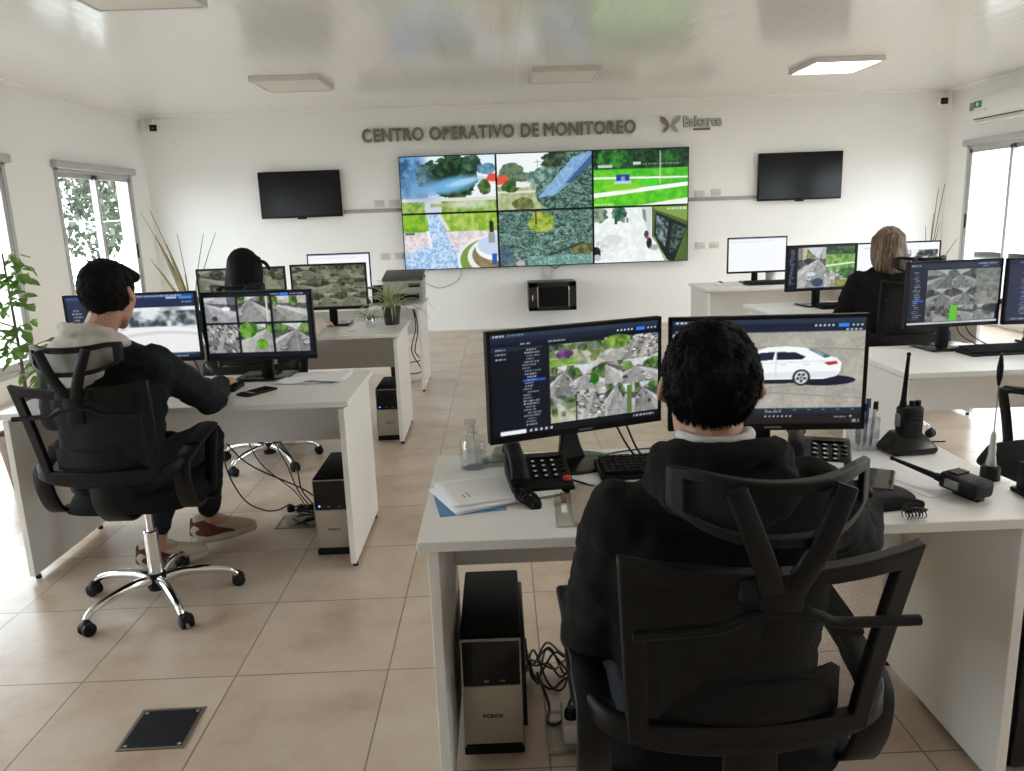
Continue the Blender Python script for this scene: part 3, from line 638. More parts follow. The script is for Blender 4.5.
def pic_street_park():
    p = Pic(130, 73, (20, 26, 40)); p.tree_list(.03, .12, .08, .9, 18, 5); p.street(.15, .04, .56, .98, 160, green=.4, cars=4, vx=.75); p.mottle(p.box(.56, .04, 1, .62), 4, 26, (70, 130, 40), (140, 180, 90)); p.mottle(p.box(.56, .04, 1, .22), 5, 30, (16, 44, 20), (60, 100, 50))
    p.poly([(.56, .46), (1, .40), (1, .44), (.56, .5)], (225, 232, 222)); p.mottle(p.box(.56, .58, 1, .98), 6, 22, (110, 110, 100), (205, 206, 204)); p.tree(.9, .66, .16, .12, 8, (36, 80, 30), (90, 140, 60)); p.mottle(p.box(.7, .82, 1, .98), 9, 22, (120, 110, 50), (150, 150, 80)); p.ell(.45, .86, .09, .1, (60, 74, 100)); p.ell(.3, .35, .06, .06, (50, 46, 44)); p.ell(.35, .66, .07, .05, (210, 214, 216))
    return p
def pic_doc(seed, photo=False, head=True):
    p = Pic(110, 62, (247, 249, 252)); 
    if head: p.rect(0, 0, 1, .03, (140, 150, 180)); p.text(.03, .10, .75, .012, (190, 205, 225), seed); p.text(.03, .15, .5, .012, (205, 214, 230), seed+1)
    if photo:
        p.text(.08, .1, .35, .016, (150, 150, 155), seed); p.rect(.20, .2, .23, .9, (60, 40, 40)); p.mottle(p.box(.45, .18, .98, .75), 5, 16, (40, 46, 44), (236, 240, 242), .35, .6); p.mottle(p.box(.45, .42, .98, .6), 6, 20, (20, 26, 24), (140, 150, 140)); p.rect(.66, .15, .69, .95, (240, 244, 246))
    return p

def display_mesh(name, pic, w, h, parent, y=-.001, z0=0., x0=0., curve=0., label=None):
    """screen surface in the local XZ plane facing -Y; one colour per point"""
    H, W = pic.oh, pic.ow; c = pic.colors()
    xs = (np.arange(W)/(W-1)-.5); zs = 1-np.arange(H)/(H-1)
    co = np.zeros((H, W, 3)); co[..., 0] = x0+xs[None, :]*w; co[..., 2] = z0+zs[:, None]*h
    co[..., 1] = y-curve*(xs[None, :]*2)**2
    idx = np.arange(H*W).reshape(H, W)
    q = np.stack([idx[1:, :-1], idx[1:, 1:], idx[:-1, 1:], idx[:-1, :-1]], -1).reshape(-1, 4)
    me = bpy.data.meshes.new(name); me.from_pydata(co.reshape(-1, 3).tolist(), [], q.tolist())
    a = me.color_attributes.new('Col', 'FLOAT_COLOR', 'POINT')
    a.data.foreach_set('color', np.concatenate([c.reshape(-1, 3), np.ones((H*W, 1))], 1).astype(np.float32).ravel())
    me.materials.append(M['screen']); me.update()
    o = bpy.data.objects.new(name, me); COL.objects.link(o); o.parent = parent
    if label: o['label'] = label
    return o

def text_mesh(txt, w, h, depth, bold=.0):
    cu = bpy.data.curves.new('lettering', 'FONT'); cu.body = txt; cu.size = 1.; cu.extrude = .5; cu.resolution_u = 4; cu.space_character = 1.10
    ob = bpy.data.objects.new('lettering', cu); COL.objects.link(ob)
    dg = bpy.context.evaluated_depsgraph_get(); dg.update()
    me = bpy.data.meshes.new_from_object(ob.evaluated_get(dg)); bpy.data.objects.remove(ob); bpy.data.curves.remove(cu)
    if bold > 0:                                     # heavier strokes: overlapping shifted outlines
        b = bmesh.new()
        for k, (dx, dy) in enumerate(((-1, 0), (1, 0), (0, -1), (0, 1), (-.7, .7), (.7, .7), (-.7, -.7), (.7, -.7))):
            n0 = len(b.verts); b.from_mesh(me); b.verts.ensure_lookup_table()
            for v in b.verts[n0:]: v.co += V((dx*bold, dy*bold, k*.004))
        b.to_mesh(me); b.free()
    co = np.zeros(len(me.vertices)*3); me.vertices.foreach_get('co', co); co = co.reshape(-1, 3)
    mn, mx = co.min(0), co.max(0); co = (co-mn)/(mx-mn)
    co = np.stack([co[:, 0]*w, -co[:, 2]*depth, co[:, 1]*h], 1)   # readable from -Y
    me.vertices.foreach_set('co', co.ravel()); me.update(); return me
def text_obj(name, txt, x, z, y, w, h, depth, mat, parent, bold=0.):
    me = text_mesh(txt, w, h, depth, bold); me.materials.append(mat); me.name = name
    o = bpy.data.objects.new(name, me); COL.objects.link(o); o.parent = parent; o.location = (x, y, z); return o

# ------------------------------------------------------------------ camera
def setup_camera():
    f, p, y, r, H = 790., .215, .010, -.036, 1.481
    fw = V((math.sin(y)*math.cos(p), math.cos(y)*math.cos(p), -math.sin(p))); rt = V((math.cos(y), -math.sin(y), 0)); up = rt.cross(fw)
    rt2 = math.cos(r)*rt+math.sin(r)*up; up2 = -math.sin(r)*rt+math.cos(r)*up
    cam = bpy.data.cameras.new('camera'); cam.sensor_width = 36.; cam.lens = f/1024*36.; cam.clip_start = .05; cam.clip_end = 200
    o = bpy.data.objects.new('camera', cam); COL.objects.link(o)
    m = Matrix.Identity(4)
    for i in range(3): m[i][0], m[i][1], m[i][2], m[i][3] = rt2[i], up2[i], -fw[i], (0, 0, H)[i]
    o.matrix_world = m; sc.camera = o
setup_camera()

# ------------------------------------------------------------------ the room
XL, XR, YB, YF, ZC, TH = -4.38, 5.75, 10.33, -2.2, 2.8, .18
struct(MB().box(((XL+XR)/2, (YB+YF)/2, -.06), (XR-XL+2*TH, YB-YF+2*TH, .12)).build('floor', M['floor'], smooth=False))
struct(MB().box(((XL+XR)/2, (YB+YF)/2, ZC+.05), (XR-XL+2*TH, YB-YF+2*TH, .10)).build('ceiling', M['ceiling'], smooth=False))
struct(MB().box(((XL+XR)/2, YB+TH/2, ZC/2), (XR-XL+2*TH, TH, ZC)).build('wall_back', M['wall'], smooth=False))
struct(MB().box(((XL+XR)/2, YF-TH/2, ZC/2), (XR-XL+2*TH, TH, ZC)).build('wall_front', M['wall'], smooth=False))
WZ0, WZ1 = .20, 2.11
WL = [(.3, 2.04), (2.9, 4.64), (5.62, 7.36), (8.17, 9.85)]  # the two nearest openings are unseen, added to light the foreground
WR = [(.3, 2.04), (2.9, 4.64), (5.62, 7.36), (8.22, 9.90)]  # here too the first two are extra windows, put in for foreground daylight
def side_wall(name, x0, x1, wins):
    mb = MB(); ys = [YF]+[q for w in wins for q in w]+[YB]
    for a, b in zip(ys[0::2], ys[1::2]): mb.box(((x0+x1)/2, (a+b)/2, ZC/2), (x1-x0, b-a, ZC))
    for a, b in wins:
        mb.box(((x0+x1)/2, (a+b)/2, WZ0/2), (x1-x0, b-a, WZ0)); mb.box(((x0+x1)/2, (a+b)/2, (WZ1+ZC)/2), (x1-x0, b-a, ZC-WZ1))
    return struct(mb.build(name, M['wall'], smooth=False))
side_wall('wall_left', XL-TH, XL, WL); side_wall('wall_right', XR, XR+TH, WR)

wn = 0
def window(x, a, b, s):
    """sliding aluminium window in the opening a..b; s = +1 when the room lies towards +x"""
    global wn; wn += 1
    w = bpy.data.objects.new('window_%d' % wn, None); COL.objects.link(w); w.location = (x, (a+b)/2, WZ0); struct(w)
    L, H = b-a, WZ1-WZ0; fr = MB(); d = .09; cx = -s*.03
    for yy in (-L/2+.025, L/2-.025): fr.box((cx, yy, H/2), (d, .05, H))
    fr.box((cx, 0, .025), (d, L, .05)); fr.box((cx, 0, H-.03), (d, L, .06))
    fr.build('window_frame', M['alu'], w, smooth=False, bevel=.004)
    MB().box((s*.03, 0, H+.005), (.07, L+.06, .075), bev=.008).build('blind_housing', M['alu'], w)
    for k, (y0, y1, ox) in enumerate(((-L/2+.05, .035, cx-s*.02), (-.035, L/2-.05, cx+s*.02))):
        sa = MB()
        for yy in (y0+.0275, y1-.0275): sa.box((ox, yy, H/2-.01), (.03, .055, H-.12))
        sa.box((ox, (y0+y1)/2, .085), (.03, y1-y0, .07)); sa.box((ox, (y0+y1)/2, H-.085), (.03, y1-y0, .06))
        so = sa.build('sash', M['alu'], w, smooth=False, bevel=.003)
        MB().box((ox, (y0+y1)/2, H/2), (.005, y1-y0-.10, H-.22)).build('pane', M['glass'], so, smooth=False)
        yy = y0+.02 if k == 0 else y1-.02
        MB().box((ox+s*.02, yy, H*.52), (.014, .018, .17), bev=.004).build('latch', M['black'], so)
for a, b in WL: window(XL, a, b, 1)
for a, b in WR: window(XR, a, b, -1)
# small cove where the walls meet the ceiling
def cove(name, p, q, n):
    p, q, n = V(p), V(q), V(n); z = V((0, 0, 1)); mb = MB()
    mb.prism([p, p+n*.035, p+n*.012-z*.012, p-z*.035], q-p); struct(mb.build(name, M['wall'], smooth=False))
cove('trim_1', (XL, YB, ZC), (XR, YB, ZC), (0, -1, 0)); cove('trim_2', (XL, YF, ZC), (XL, YB, ZC), (1, 0, 0)); cove('trim_3', (XR, YF, ZC), (XR, YB, ZC), (-1, 0, 0))

# ceiling lamps
def lamp(x0, x1, y0, y1, lit, label):
    t = thing('ceiling_light', label, 'ceiling light', ((x0+x1)/2, (y0+y1)/2, ZC), 0, 'square surface-mounted ceiling lights')
    w, l = x1-x0, y1-y0; mb = MB(); e = .022; h = .05
    for sx in (-1, 1): mb.box((sx*(w/2-e/2), 0, -h/2), (e, l, h))
    for sy in (-1, 1): mb.box((0, sy*(l/2-e/2), -h/2), (w-2*e, e, h))
    mb.build('lamp_frame', M['white_frame'], t, smooth=False, bevel=.004)
    MB().box((0, 0, -h+.012), (w-2*e, l-2*e, .012)).build('diffuser', M['led_on'] if lit else M['led_off'], t, smooth=False)
    return t
lamp(-2.26, -1.61, 7.78, 8.50, False, 'unlit square ceiling light above the left wall television')
lamp(.37, 1.02, 7.80, 8.52, False, 'unlit square ceiling light in front of the wall lettering')
lamp(3.02, 3.68, 7.80, 8.50, True, 'bright lit square ceiling light above the right wall television')
lamp(-2.36, -1.70, 4.46, 5.18, False, 'unlit square ceiling light at the top edge of the photo')
lamp(3.02, 3.68, 4.46, 5.16, True, 'added fill light in the form of a square ceiling light, out of the frame above the second right desk')  # unseen lamp added to brighten the right-hand desks
lamp(3.02, 3.68, 1.10, 1.80, True, 'added fill light in the form of a square ceiling light, out of the frame on the right near the camera')  # another unseen lamp, added to lift the dim foreground
lamp(1.70, 2.36, 2.60, 3.30, True, 'added fill light in the form of a square ceiling light, out of the frame above the gap between the right desks')  # extra fill lamp added out of view for the right desks


# ------------------------------------------------------------------ video wall, televisions, signs
VX0, VX1, VZ0, VZ1 = -1.213, 2.42, .802, 2.212
vw, vh = (VX1-VX0)/3, (VZ1-VZ0)/2
VID = [('top left', pic_tree_path, 'a big tree, a path and a blue streak across the view'), ('top middle', pic_cedar_road, 'a cedar with a blue streak and a white sky'), ('top right', pic_lawn, 'a bright green lawn crossed by white paths'),
       ('bottom left', pic_plaza, 'a paved plaza with a statue on a round bed'), ('bottom middle', pic_fir, 'dense blue-green fir branches'), ('bottom right', pic_mall, 'a glaring white pavement beside a dark shop front')]
for k, (pos, fn, desc) in enumerate(VID):
    i, j = k % 3, k//3
    t = thing('video_wall_panel', '%s panel of the video wall, showing %s' % (pos, desc), 'screen', (VX0+vw*(i+.5), YB-.10, VZ1-vh*(j+1)), 0, 'panels of the video wall')
    b = .011; mb = MB(); mb.box((0, .045, vh/2), (vw-.002, .07, vh-.002)); mb.build('panel_housing', M['black'], t, smooth=False)
    mb = MB()
    for sx in (-1, 1): mb.box((sx*(vw/2-b/2-.001), .004, vh/2), (b, .016, vh-.002))
    for sz in (b/2+.001, vh-b/2-.001): mb.box((0, .004, sz), (vw-2*b-.002, .016, b))
    mb.build('bezel', M['black'], t, smooth=False)
    display_mesh('display', fn(), vw-2*b-.002, vh-2*b-.002, t, y=0., z0=b+.001)
mb = MB(); mb.sweep([(.62, YB-.012, .815), (.72, YB-.012, .755), (.82, YB-.012, .815)], .02, .01, (0, 0, 1)); tag(mb.build('mounting_bracket', M['boxmetal']), 'grey v shaped bracket peeking out under the video wall', 'bracket')

def tv(x0, x1, z0, z1, label):
    t = thing('wall_television', label, 'television', ((x0+x1)/2, YB-.085, z0), 0, 'black wall televisions'); w, h = x1-x0, z1-z0
    MB().box((0, .02, h/2), (w, .04, h), bev=.006).build('television_housing', M['black'], t)
    MB().box((0, -.0015, h/2+.006), (w-.024, .003, h-.034)).build('display', M['tv'], t, smooth=False)
    MB().box((0, .01, -.008), (.11, .03, .022), bev=.006).build('sensor_bar', M['black'], t)
    MB().box((0, .062, h/2), (.4, .046, .3)).build('wall_mount', M['dark_metal'], t, smooth=False)
tv(-2.98, -1.96, 1.515, 2.085, 'black switched-off television on the wall left of the video wall')
tv(3.305, 4.37, 1.515, 2.10, 'black switched-off television on the wall right of the video wall')

def raceway(x0, x1, label):
    o = MB().box(((x0+x1)/2, YB-.012, 1.568), (x1-x0, .024, .045), bev=.004).build('cable_raceway', M['raceway']); tag(o, label, 'cable raceway', 'grey wall cable raceways')
raceway(-1.95, -1.215, 'grey cable raceway from the left television to the video wall'); raceway(2.425, 3.32, 'grey cable raceway from the video wall to the right television')
def outlet(x, z, label):
    t = thing('wall_outlet', label, 'wall outlet', (x, YB, z), 0, 'wall outlets beside the video wall')
    MB().box((0, -.006, 0), (.125, .012, .085), bev=.004).build('cover_plate', M['outlet'], t)
    for sx in (-.033, .0, .033): MB().box((sx, -.0135, 0), (.026, .005, .045), bev=.002).build('socket', M['white_frame'], t)
outlet(-1.50, 1.655, 'left wall outlet above the raceway left of the video wall'); outlet(-1.31, 1.655, 'wall outlet above the raceway, touching the video wall left edge')
outlet(-1.47, .99, 'left wall outlet of the low pair beside the printer'); outlet(-1.29, .99, 'wall outlet of the low pair nearest the video wall left corner')
outlet(2.585, 1.635, 'wall outlet above the right raceway, nearer the video wall'); outlet(2.79, 1.645, 'wall outlet above the right raceway, nearer the right television')
outlet(2.60, .985, 'low wall outlet right of the video wall bottom corner'); outlet(2.785, .985, 'low wall outlet nearest the white monitor on the far right desk')

# lettering: four words of raised grey letters, then the emblem
t = thing('wall_lettering', 'raised grey letters reading CENTRO OPERATIVO DE MONITOREO above the video wall', 'sign', (.05, YB, 2.40))
for wd, x0, x1 in (('CENTRO', -1.655, -.885), ('OPERATIVO', -.815, .245), ('DE', .325, .555), ('MONITOREO', .615, 1.765)):
    o = text_obj('word', wd, x0-.05, .0, -.002, x1-x0, .165, .035, M['sign_grey'], t, .032)
t = thing('emblem_sign', 'small raised sign with crossed leaf emblem and the word Balcarce', 'sign', (2.2, YB, 2.39))
def leafpoly(pts, tv=(0, -.03, 0)): return [(x, 0, z) for x, z in pts], tv
for sx in (-1, 1):
    mb = MB(); pts = [(.02, .10), (.04, .15), (.075, .19), (.125, .205), (.12, .16), (.10, .13), (.07, .105), (.05, .085), (.075, .06), (.085, .03), (.10, .005), (.06, .012), (.03, .045), (.012, .08)]
    pl = [(sx*x, -.004, z) for x, z in pts]; mb.prism(pl, (0, -.03, 0)); mb.build('emblem_leaf', M['sign_grey'] if sx < 0 else M['raceway'], t, smooth=False)
text_obj('word_outline', 'Balcarce', .165, .065, -.002, .48, .135, .018, M['sign_grey'], t, .055)
text_obj('word', 'Balcarce', .1715, .0715, -.0205, .467, .122, .010, M['sign_white'], t, .008)
mb = MB()
for k in range(9): mb.box((.30+k*.024, -.012, .035), (.017, .02, .028))
mb.build('tagline', M['sign_grey'], t, smooth=False)

# network cabinet with its duct
t = thing('network_cabinet', 'small black wall-mounted network cabinet under the video wall', 'cabinet', (.648, YB, .262))
cw, chh, cd = .60, .355, .40
MB().box((0, -cd/2, chh/2), (cw, cd, chh), bev=.006).build('cabinet_body', M['dark_metal'], t)
mb = MB(); mb.box((0, -cd-.012, chh-.03), (cw, .02, .06)); mb.box((0, -cd-.012, .025), (cw, .02, .05))
mb.box((-cw/2+.055, -cd-.012, chh/2), (.11, .02, chh)); mb.box((cw/2-.045, -cd-.012, chh/2), (.09, .02, chh)); d = mb.build('cabinet_door', M['dark_metal'], t, smooth=False, bevel=.003)
MB().box((.01, -cd-.006, chh/2), (cw-.2, .006, chh-.11)).build('door_glass', M['tv'], d, smooth=False)
for sx in (-.185, .205): MB().box((sx, -cd-.024, chh/2-.005), (.012, .008, chh-.10), bev=.003).build('chrome_strip', M['chrome'], d)
MB().box((-cw/2+.05, -cd-.026, chh/2-.01), (.018, .012, .07), bev=.004).build('lock_handle', M['chrome'], d)
mb = MB()
for k in range(3): mb.box((.01, -cd-.001, .09+k*.07), (cw-.24, .008, .035))
mb.build('rack_equipment', M['grey_plastic'], t, smooth=False)
o = MB().box((.60, YB-.02, .712), (.10, .04, .19), bev=.003).build('cable_duct', M['outlet']); tag(o, 'pale vertical cable duct between the network cabinet and the video wall', 'cable duct')

# corner cameras
def camera_unit(x, z, s, label):
    t = thing('security_camera', label, 'security camera', (x, YB, z), 0, 'corner security cameras')
    MB().box((s*-.09, -.03, .06), (.10, .06, .14), bev=.012).build('junction_box', M['white_plastic'], t)
    mb = MB(); mb.tube([(s*-.08, -.06, .05), (s*-.05, -.12, .03), (s*.0, -.15, .01)], .018, smooth=4); mb.build('bracket_arm', M['white_plastic'], t)
    mb = MB(); mb.box((s*.015, -.17, 0), (.085, .17, .08), rot=(0, 0, s*.25), bev=.02); b = mb.build('camera_body', M['white_plastic'], t)
    mb = MB(); mb.box((s*.042, -.262, 0), (.082, .016, .076), rot=(0, 0, s*.25), bev=.006); mb.build('camera_face', M['black'], b)
    mb = MB(); a = V((s*.045, -.27, 0)); mb.cyl(a, a+V((s*.004, -.012, 0)), .02); mb.build('lens', M['black_gloss'], b)
camera_unit(-4.165, 2.635, 1, 'white security camera in the left corner under the ceiling'); camera_unit(5.545, 2.63, -1, 'white security camera in the right corner beside the air conditioner')

# air conditioner on the right wall (faces -x)
t = thing('air_conditioner', 'white wall air conditioner with green energy label above the right window', 'air conditioner', (XR, 9.05, 2.30))
mb = MB(); pr = [(0, 0), (-.15, 0), (-.205, .05), (-.225, .12), (-.225, .26), (-.20, .295), (0, .30)]
mb.prism([(x, -.52, z) for x, z in pr], (0, 1.04, 0)); mb.build('unit_housing', M['ac'], t, angle=50, bevel=.006)
mb = MB(); mb.box((-.178, 0, .022), (.07, .86, .012), rot=(0, -.75, 0), bev=.003); mb.build('louver', M['ac'], t)
mb = MB(); mb.box((-.205, 0, .045), (.012, .88, .007), rot=(0, -.75, 0)); mb.build('air_slot', M['black'], t, smooth=False)
MB().box((-.2265, .35, .205), (.003, .15, .075)).build('energy_label', M['green_sticker'], t, smooth=False)
MB().box((-.2265, .465, .19), (.003, .08, .09)).build('warning_label', M['grey_card'], t, smooth=False)
MB().cyl((-.228, .36, .205), (-.2295, .36, .205), .02).build('label_dot', M['white_plastic'], t)
MB().box((-.2265, .2, .13), (.003, .03, .01)).build('indicator_mark', M['grey_card'], t, smooth=False)

# ------------------------------------------------------------------ desks
DZ = .75
def desk(x0, x1, y0, y1, label, ri=.022):
    t = thing('desk', label, 'desk', ((x0+x1)/2, (y0+y1)/2, 0), 0, 'white office desks'); w, d = x1-x0, y1-y0
    MB().box((0, 0, DZ-.0125), (w, d, .025), bev=.002, seg=1).build('desktop', M['desk'], t, smooth=False)
    for sx in (-1, 1):
        ins = ri if sx > 0 else .022
        p = MB().box((sx*(w/2-ins-.0125), 0, .0225+(DZ-.025-.0225)/2-.005), (.025, d-.04, DZ-.025-.035), bev=.0015, seg=1).build('side_panel', M['deskpanel'], t, smooth=False)
        for sy in (-1, 1): MB().cyl((sx*(w/2-ins-.0125), sy*(d/2-.06), 0), (sx*(w/2-ins-.0125), sy*(d/2-.06), .015), .012).build('glide_foot', M['black'], p)
    MB().box(((.022-ri)/2, d/2-.11, DZ-.025-.145), (w-.072-ri, .018, .29)).build('modesty_panel', M['deskpanel'], t, smooth=False)
    return t
D_F = desk(-.215, 1.30, 1.695, 2.365, 'white desk in the foreground with two telephones and two-way radios', .075)
D_L1 = desk(-2.095, -.645, 3.165, 3.835, 'white desk at left with a mobile phone, papers and the six-view monitor')
D_L2 = desk(-2.095, -.660, 5.04, 5.69, 'white desk with the potted spider plant, second in the left row')
D_L3 = desk(-2.095, -.660, 6.62, 7.27, 'white desk holding the printer, farthest in the left row')
D_R2 = desk(1.725, 3.175, 3.285, 3.945, 'white desk at right with a black keyboard and a black and white camera view')
D_R3 = desk(1.815, 3.245, 5.21, 5.89, 'white desk where the blonde person in black sits')
D_R4 = desk(1.835, 3.265, 7.06, 7.72, 'white desk farthest in the right row, below the right wall television')

# ------------------------------------------------------------------ monitors
def monitor(x, y, rz, pic, label, w=.545, h=.322, base='rect', mark=False, curve=0., zb=.112):
    t = thing('monitor', label, 'monitor', (x, y, DZ), rz, 'desk monitors'); b, chn = .010, .018
    mb = MB()
    nseg = 12
    def yc(u): return -curve*(2*u)**2
    if curve:
        def shell(yo0, yo1, sz0, sz1, xs0=-.5, xs1=.5):
            f = [(V(((xs0+(xs1-xs0)*i/nseg)*w, yc(xs0+(xs1-xs0)*i/nseg)))) for i in range(nseg+1)]
            for a, c in zip(f, f[1:]):
                mb.prism([(a.x, a.y+yo0, sz0), (c.x, c.y+yo0, sz0), (c.x, c.y+yo1, sz0), (a.x, a.y+yo1, sz0)], (0, 0, sz1-sz0))
        shell(.002, .022, zb, zb+h); shell(-.004, .002, zb, zb+chn); shell(-.004, .002, zb+h-b, zb+h)
        for s0, s1 in ((-.5, -.5+b/w), (.5-b/w, .5)): shell(-.004, .002, zb+chn, zb+h-b, s0, s1)
        mb.box((0, .035, zb+h/2), (w*.6, .03, h*.6), bev=.012)
    else:
        mb.box((0, .012, zb+h/2), (w, .022, h), bev=.003)
        mb.box((0, .034, zb+h*.46), (w*.7, .03, h*.62), bev=.012)
        for sx in (-1, 1): mb.box((sx*(w/2-b/2), -.001, zb+h/2), (b, .006, h))
        mb.box((0, -.001, zb+chn/2), (w, .006, chn)); mb.box((0, -.001, zb+h-b/2), (w, .006, b))
    hs = mb.build('screen_housing', M['black'], t, smooth=False)
    display_mesh('display', pic, w-2*b, h-b-chn, t, y=-.0005, z0=zb+chn, curve=curve)
    if mark: MB().box((.02, -.0055, zb+chn/2), (.045, .0015, .005)).build('maker_mark', M['grey_plastic'], hs, smooth=False)
    if base == 'rect':
        MB().box((0, .06, .15), (.055, .028, .29), bev=.004).build('stand_neck', M['black'], t)
        MB().box((0, .035, .008), (.25, .20, .014), bev=.005).build('stand_base', M['black_gloss'], t)
    else:
        mb = MB(); mb.sweep([(0, .075, .25), (0, .075, .12), (0, .065, .05), (0, .055, .012)], lambda q: .04+.06*q*q, .022, (1, 0, 0), smooth=4); mb.build('stand_neck', M['black_gloss'], t)
        mb = MB(); pr = [(0, .0), (.118, .0), (.122, .005), (.118, .010), (.06, .016), (0, .018)]
        mb.lathe(pr, (0, 0, 0), 40); o = mb.build('stand_base', M['black_gloss'], t); o.scale = (1., .82, 1); o.location = (0, .035, 0)
    return t
monitor(.210, 2.195, .36, pic_mosaic(), 'front left monitor showing a camera list and a mosaic of street views', w=.545, h=.315, base='round', mark=True, zb=.106)
monitor(.725, 2.125, -.20+.10, pic_car(), 'front right monitor showing a white car on a road', w=.535, h=.322, base='rect', mark=True, zb=.112)
monitor(-1.695, 3.64, .02, pic_sky_ground(), 'left desk monitor with a blue header over a pale blurred view', w=.60, h=.322)
monitor(-1.14, 3.70, -.06, pic_six(), 'left desk monitor divided into six street views', w=.525, h=.325, zb=.094)
monitor(-1.775, 5.48, .04, pic_faded(2, 200), 'monitor half hidden behind the person with long black hair', w=.60, h=.318)
monitor(-1.195, 5.56, -.02, pic_faded(3, 210), 'monitor with nine faded green street views beside the spider plant', w=.53, h=.32)
monitor(-1.425, 7.10, .0, pic_doc(7, head=True), 'monitor with a blank white screen on the far left desk', w=.555, h=.325)
monitor(2.195, 3.80, .10, pic_bw(), 'monitor with black and white camera views on the right desk', w=.49, h=.322)
monitor(2.72, 3.79, -.04, pic_sidebar(), 'monitor with a grey-blue list, cut off by the right edge', w=.545, h=.322)
monitor(2.285, 5.63, .12, pic_street_park(), 'monitor showing a street and a green park, left of the blonde person', w=.525, h=.325)
monitor(2.845, 5.66, -.02, pic_doc(3, photo=True, head=False), 'monitor half hidden behind the blonde person', w=.60, h=.322)
monitor(2.43, 7.50, .02, pic_doc(5), 'monitor with a white document on the far right desk', w=.565, h=.335, zb=.095)

# ------------------------------------------------------------------ computers
def computer(x, y, label, blue, led=True, rz=0., mark=True):
    t = thing('computer_tower', label, 'computer', (x, y, 0), rz, 'desktop computers'); w, d, h = .168, .40, .36
    mb = MB(); mb.box((0, .0, h/2+.004), (w, d, h-.008), bev=.006); mb.build('tower_case', M['black_matte'], t)
    MB().box((w/2+.006, .01, h*.52), (.012, d*.86, h*.78), bev=.004).build('side_cover', M['dark_metal'], t)
    MB().box((0, -d/2-.008, h-.005-.07), (w-.008, .022, .135), bev=.004).build('upper_front', M['black_gloss'], t)
    f = MB().box((0, -d/2-.006, .125), (w-.008, .022, .18), bev=.004).build('front_panel', M['silver'], t)
    mb = MB()
    for sx in (-1, 1): mb.box((sx*(w/2-.004), -d/2-.016, .193), (.004, .008, .325))
    mb.box((0, -d/2-.016, h-.006), (w-.004, .008, .004)); mb.build('front_trim', M['silver'], t, smooth=False)
    MB().box((0, -d/2-.004, .018), (w, .024, .034), bev=.004).build('bottom_plinth', M['black_matte'], t)
    if mark: text_obj('lettering', 'PCBOX', -.028, .118, -d/2-.0165, .056, .011, .002, M['black'], f, .02)
    if blue: MB().cyl((-.058, -d/2-.019, .235), (-.058, -d/2-.0205, .235), .0045).build('power_light', M['led_blue'], t)
    for k in range(2): MB().box((-.015+.045*k, -d/2-.0195, .232), (.014, .002, .005)).build('front_port', M['grey_plastic'], t, smooth=False)
    return t
computer(-.065, 2.16, 'black and silver computer tower under the foreground desk', False)
computer(-.785, 3.555, 'black and silver computer tower with blue light under the left desk', True)
computer(-.785, 5.40, 'black and silver computer tower under the spider plant desk', True)

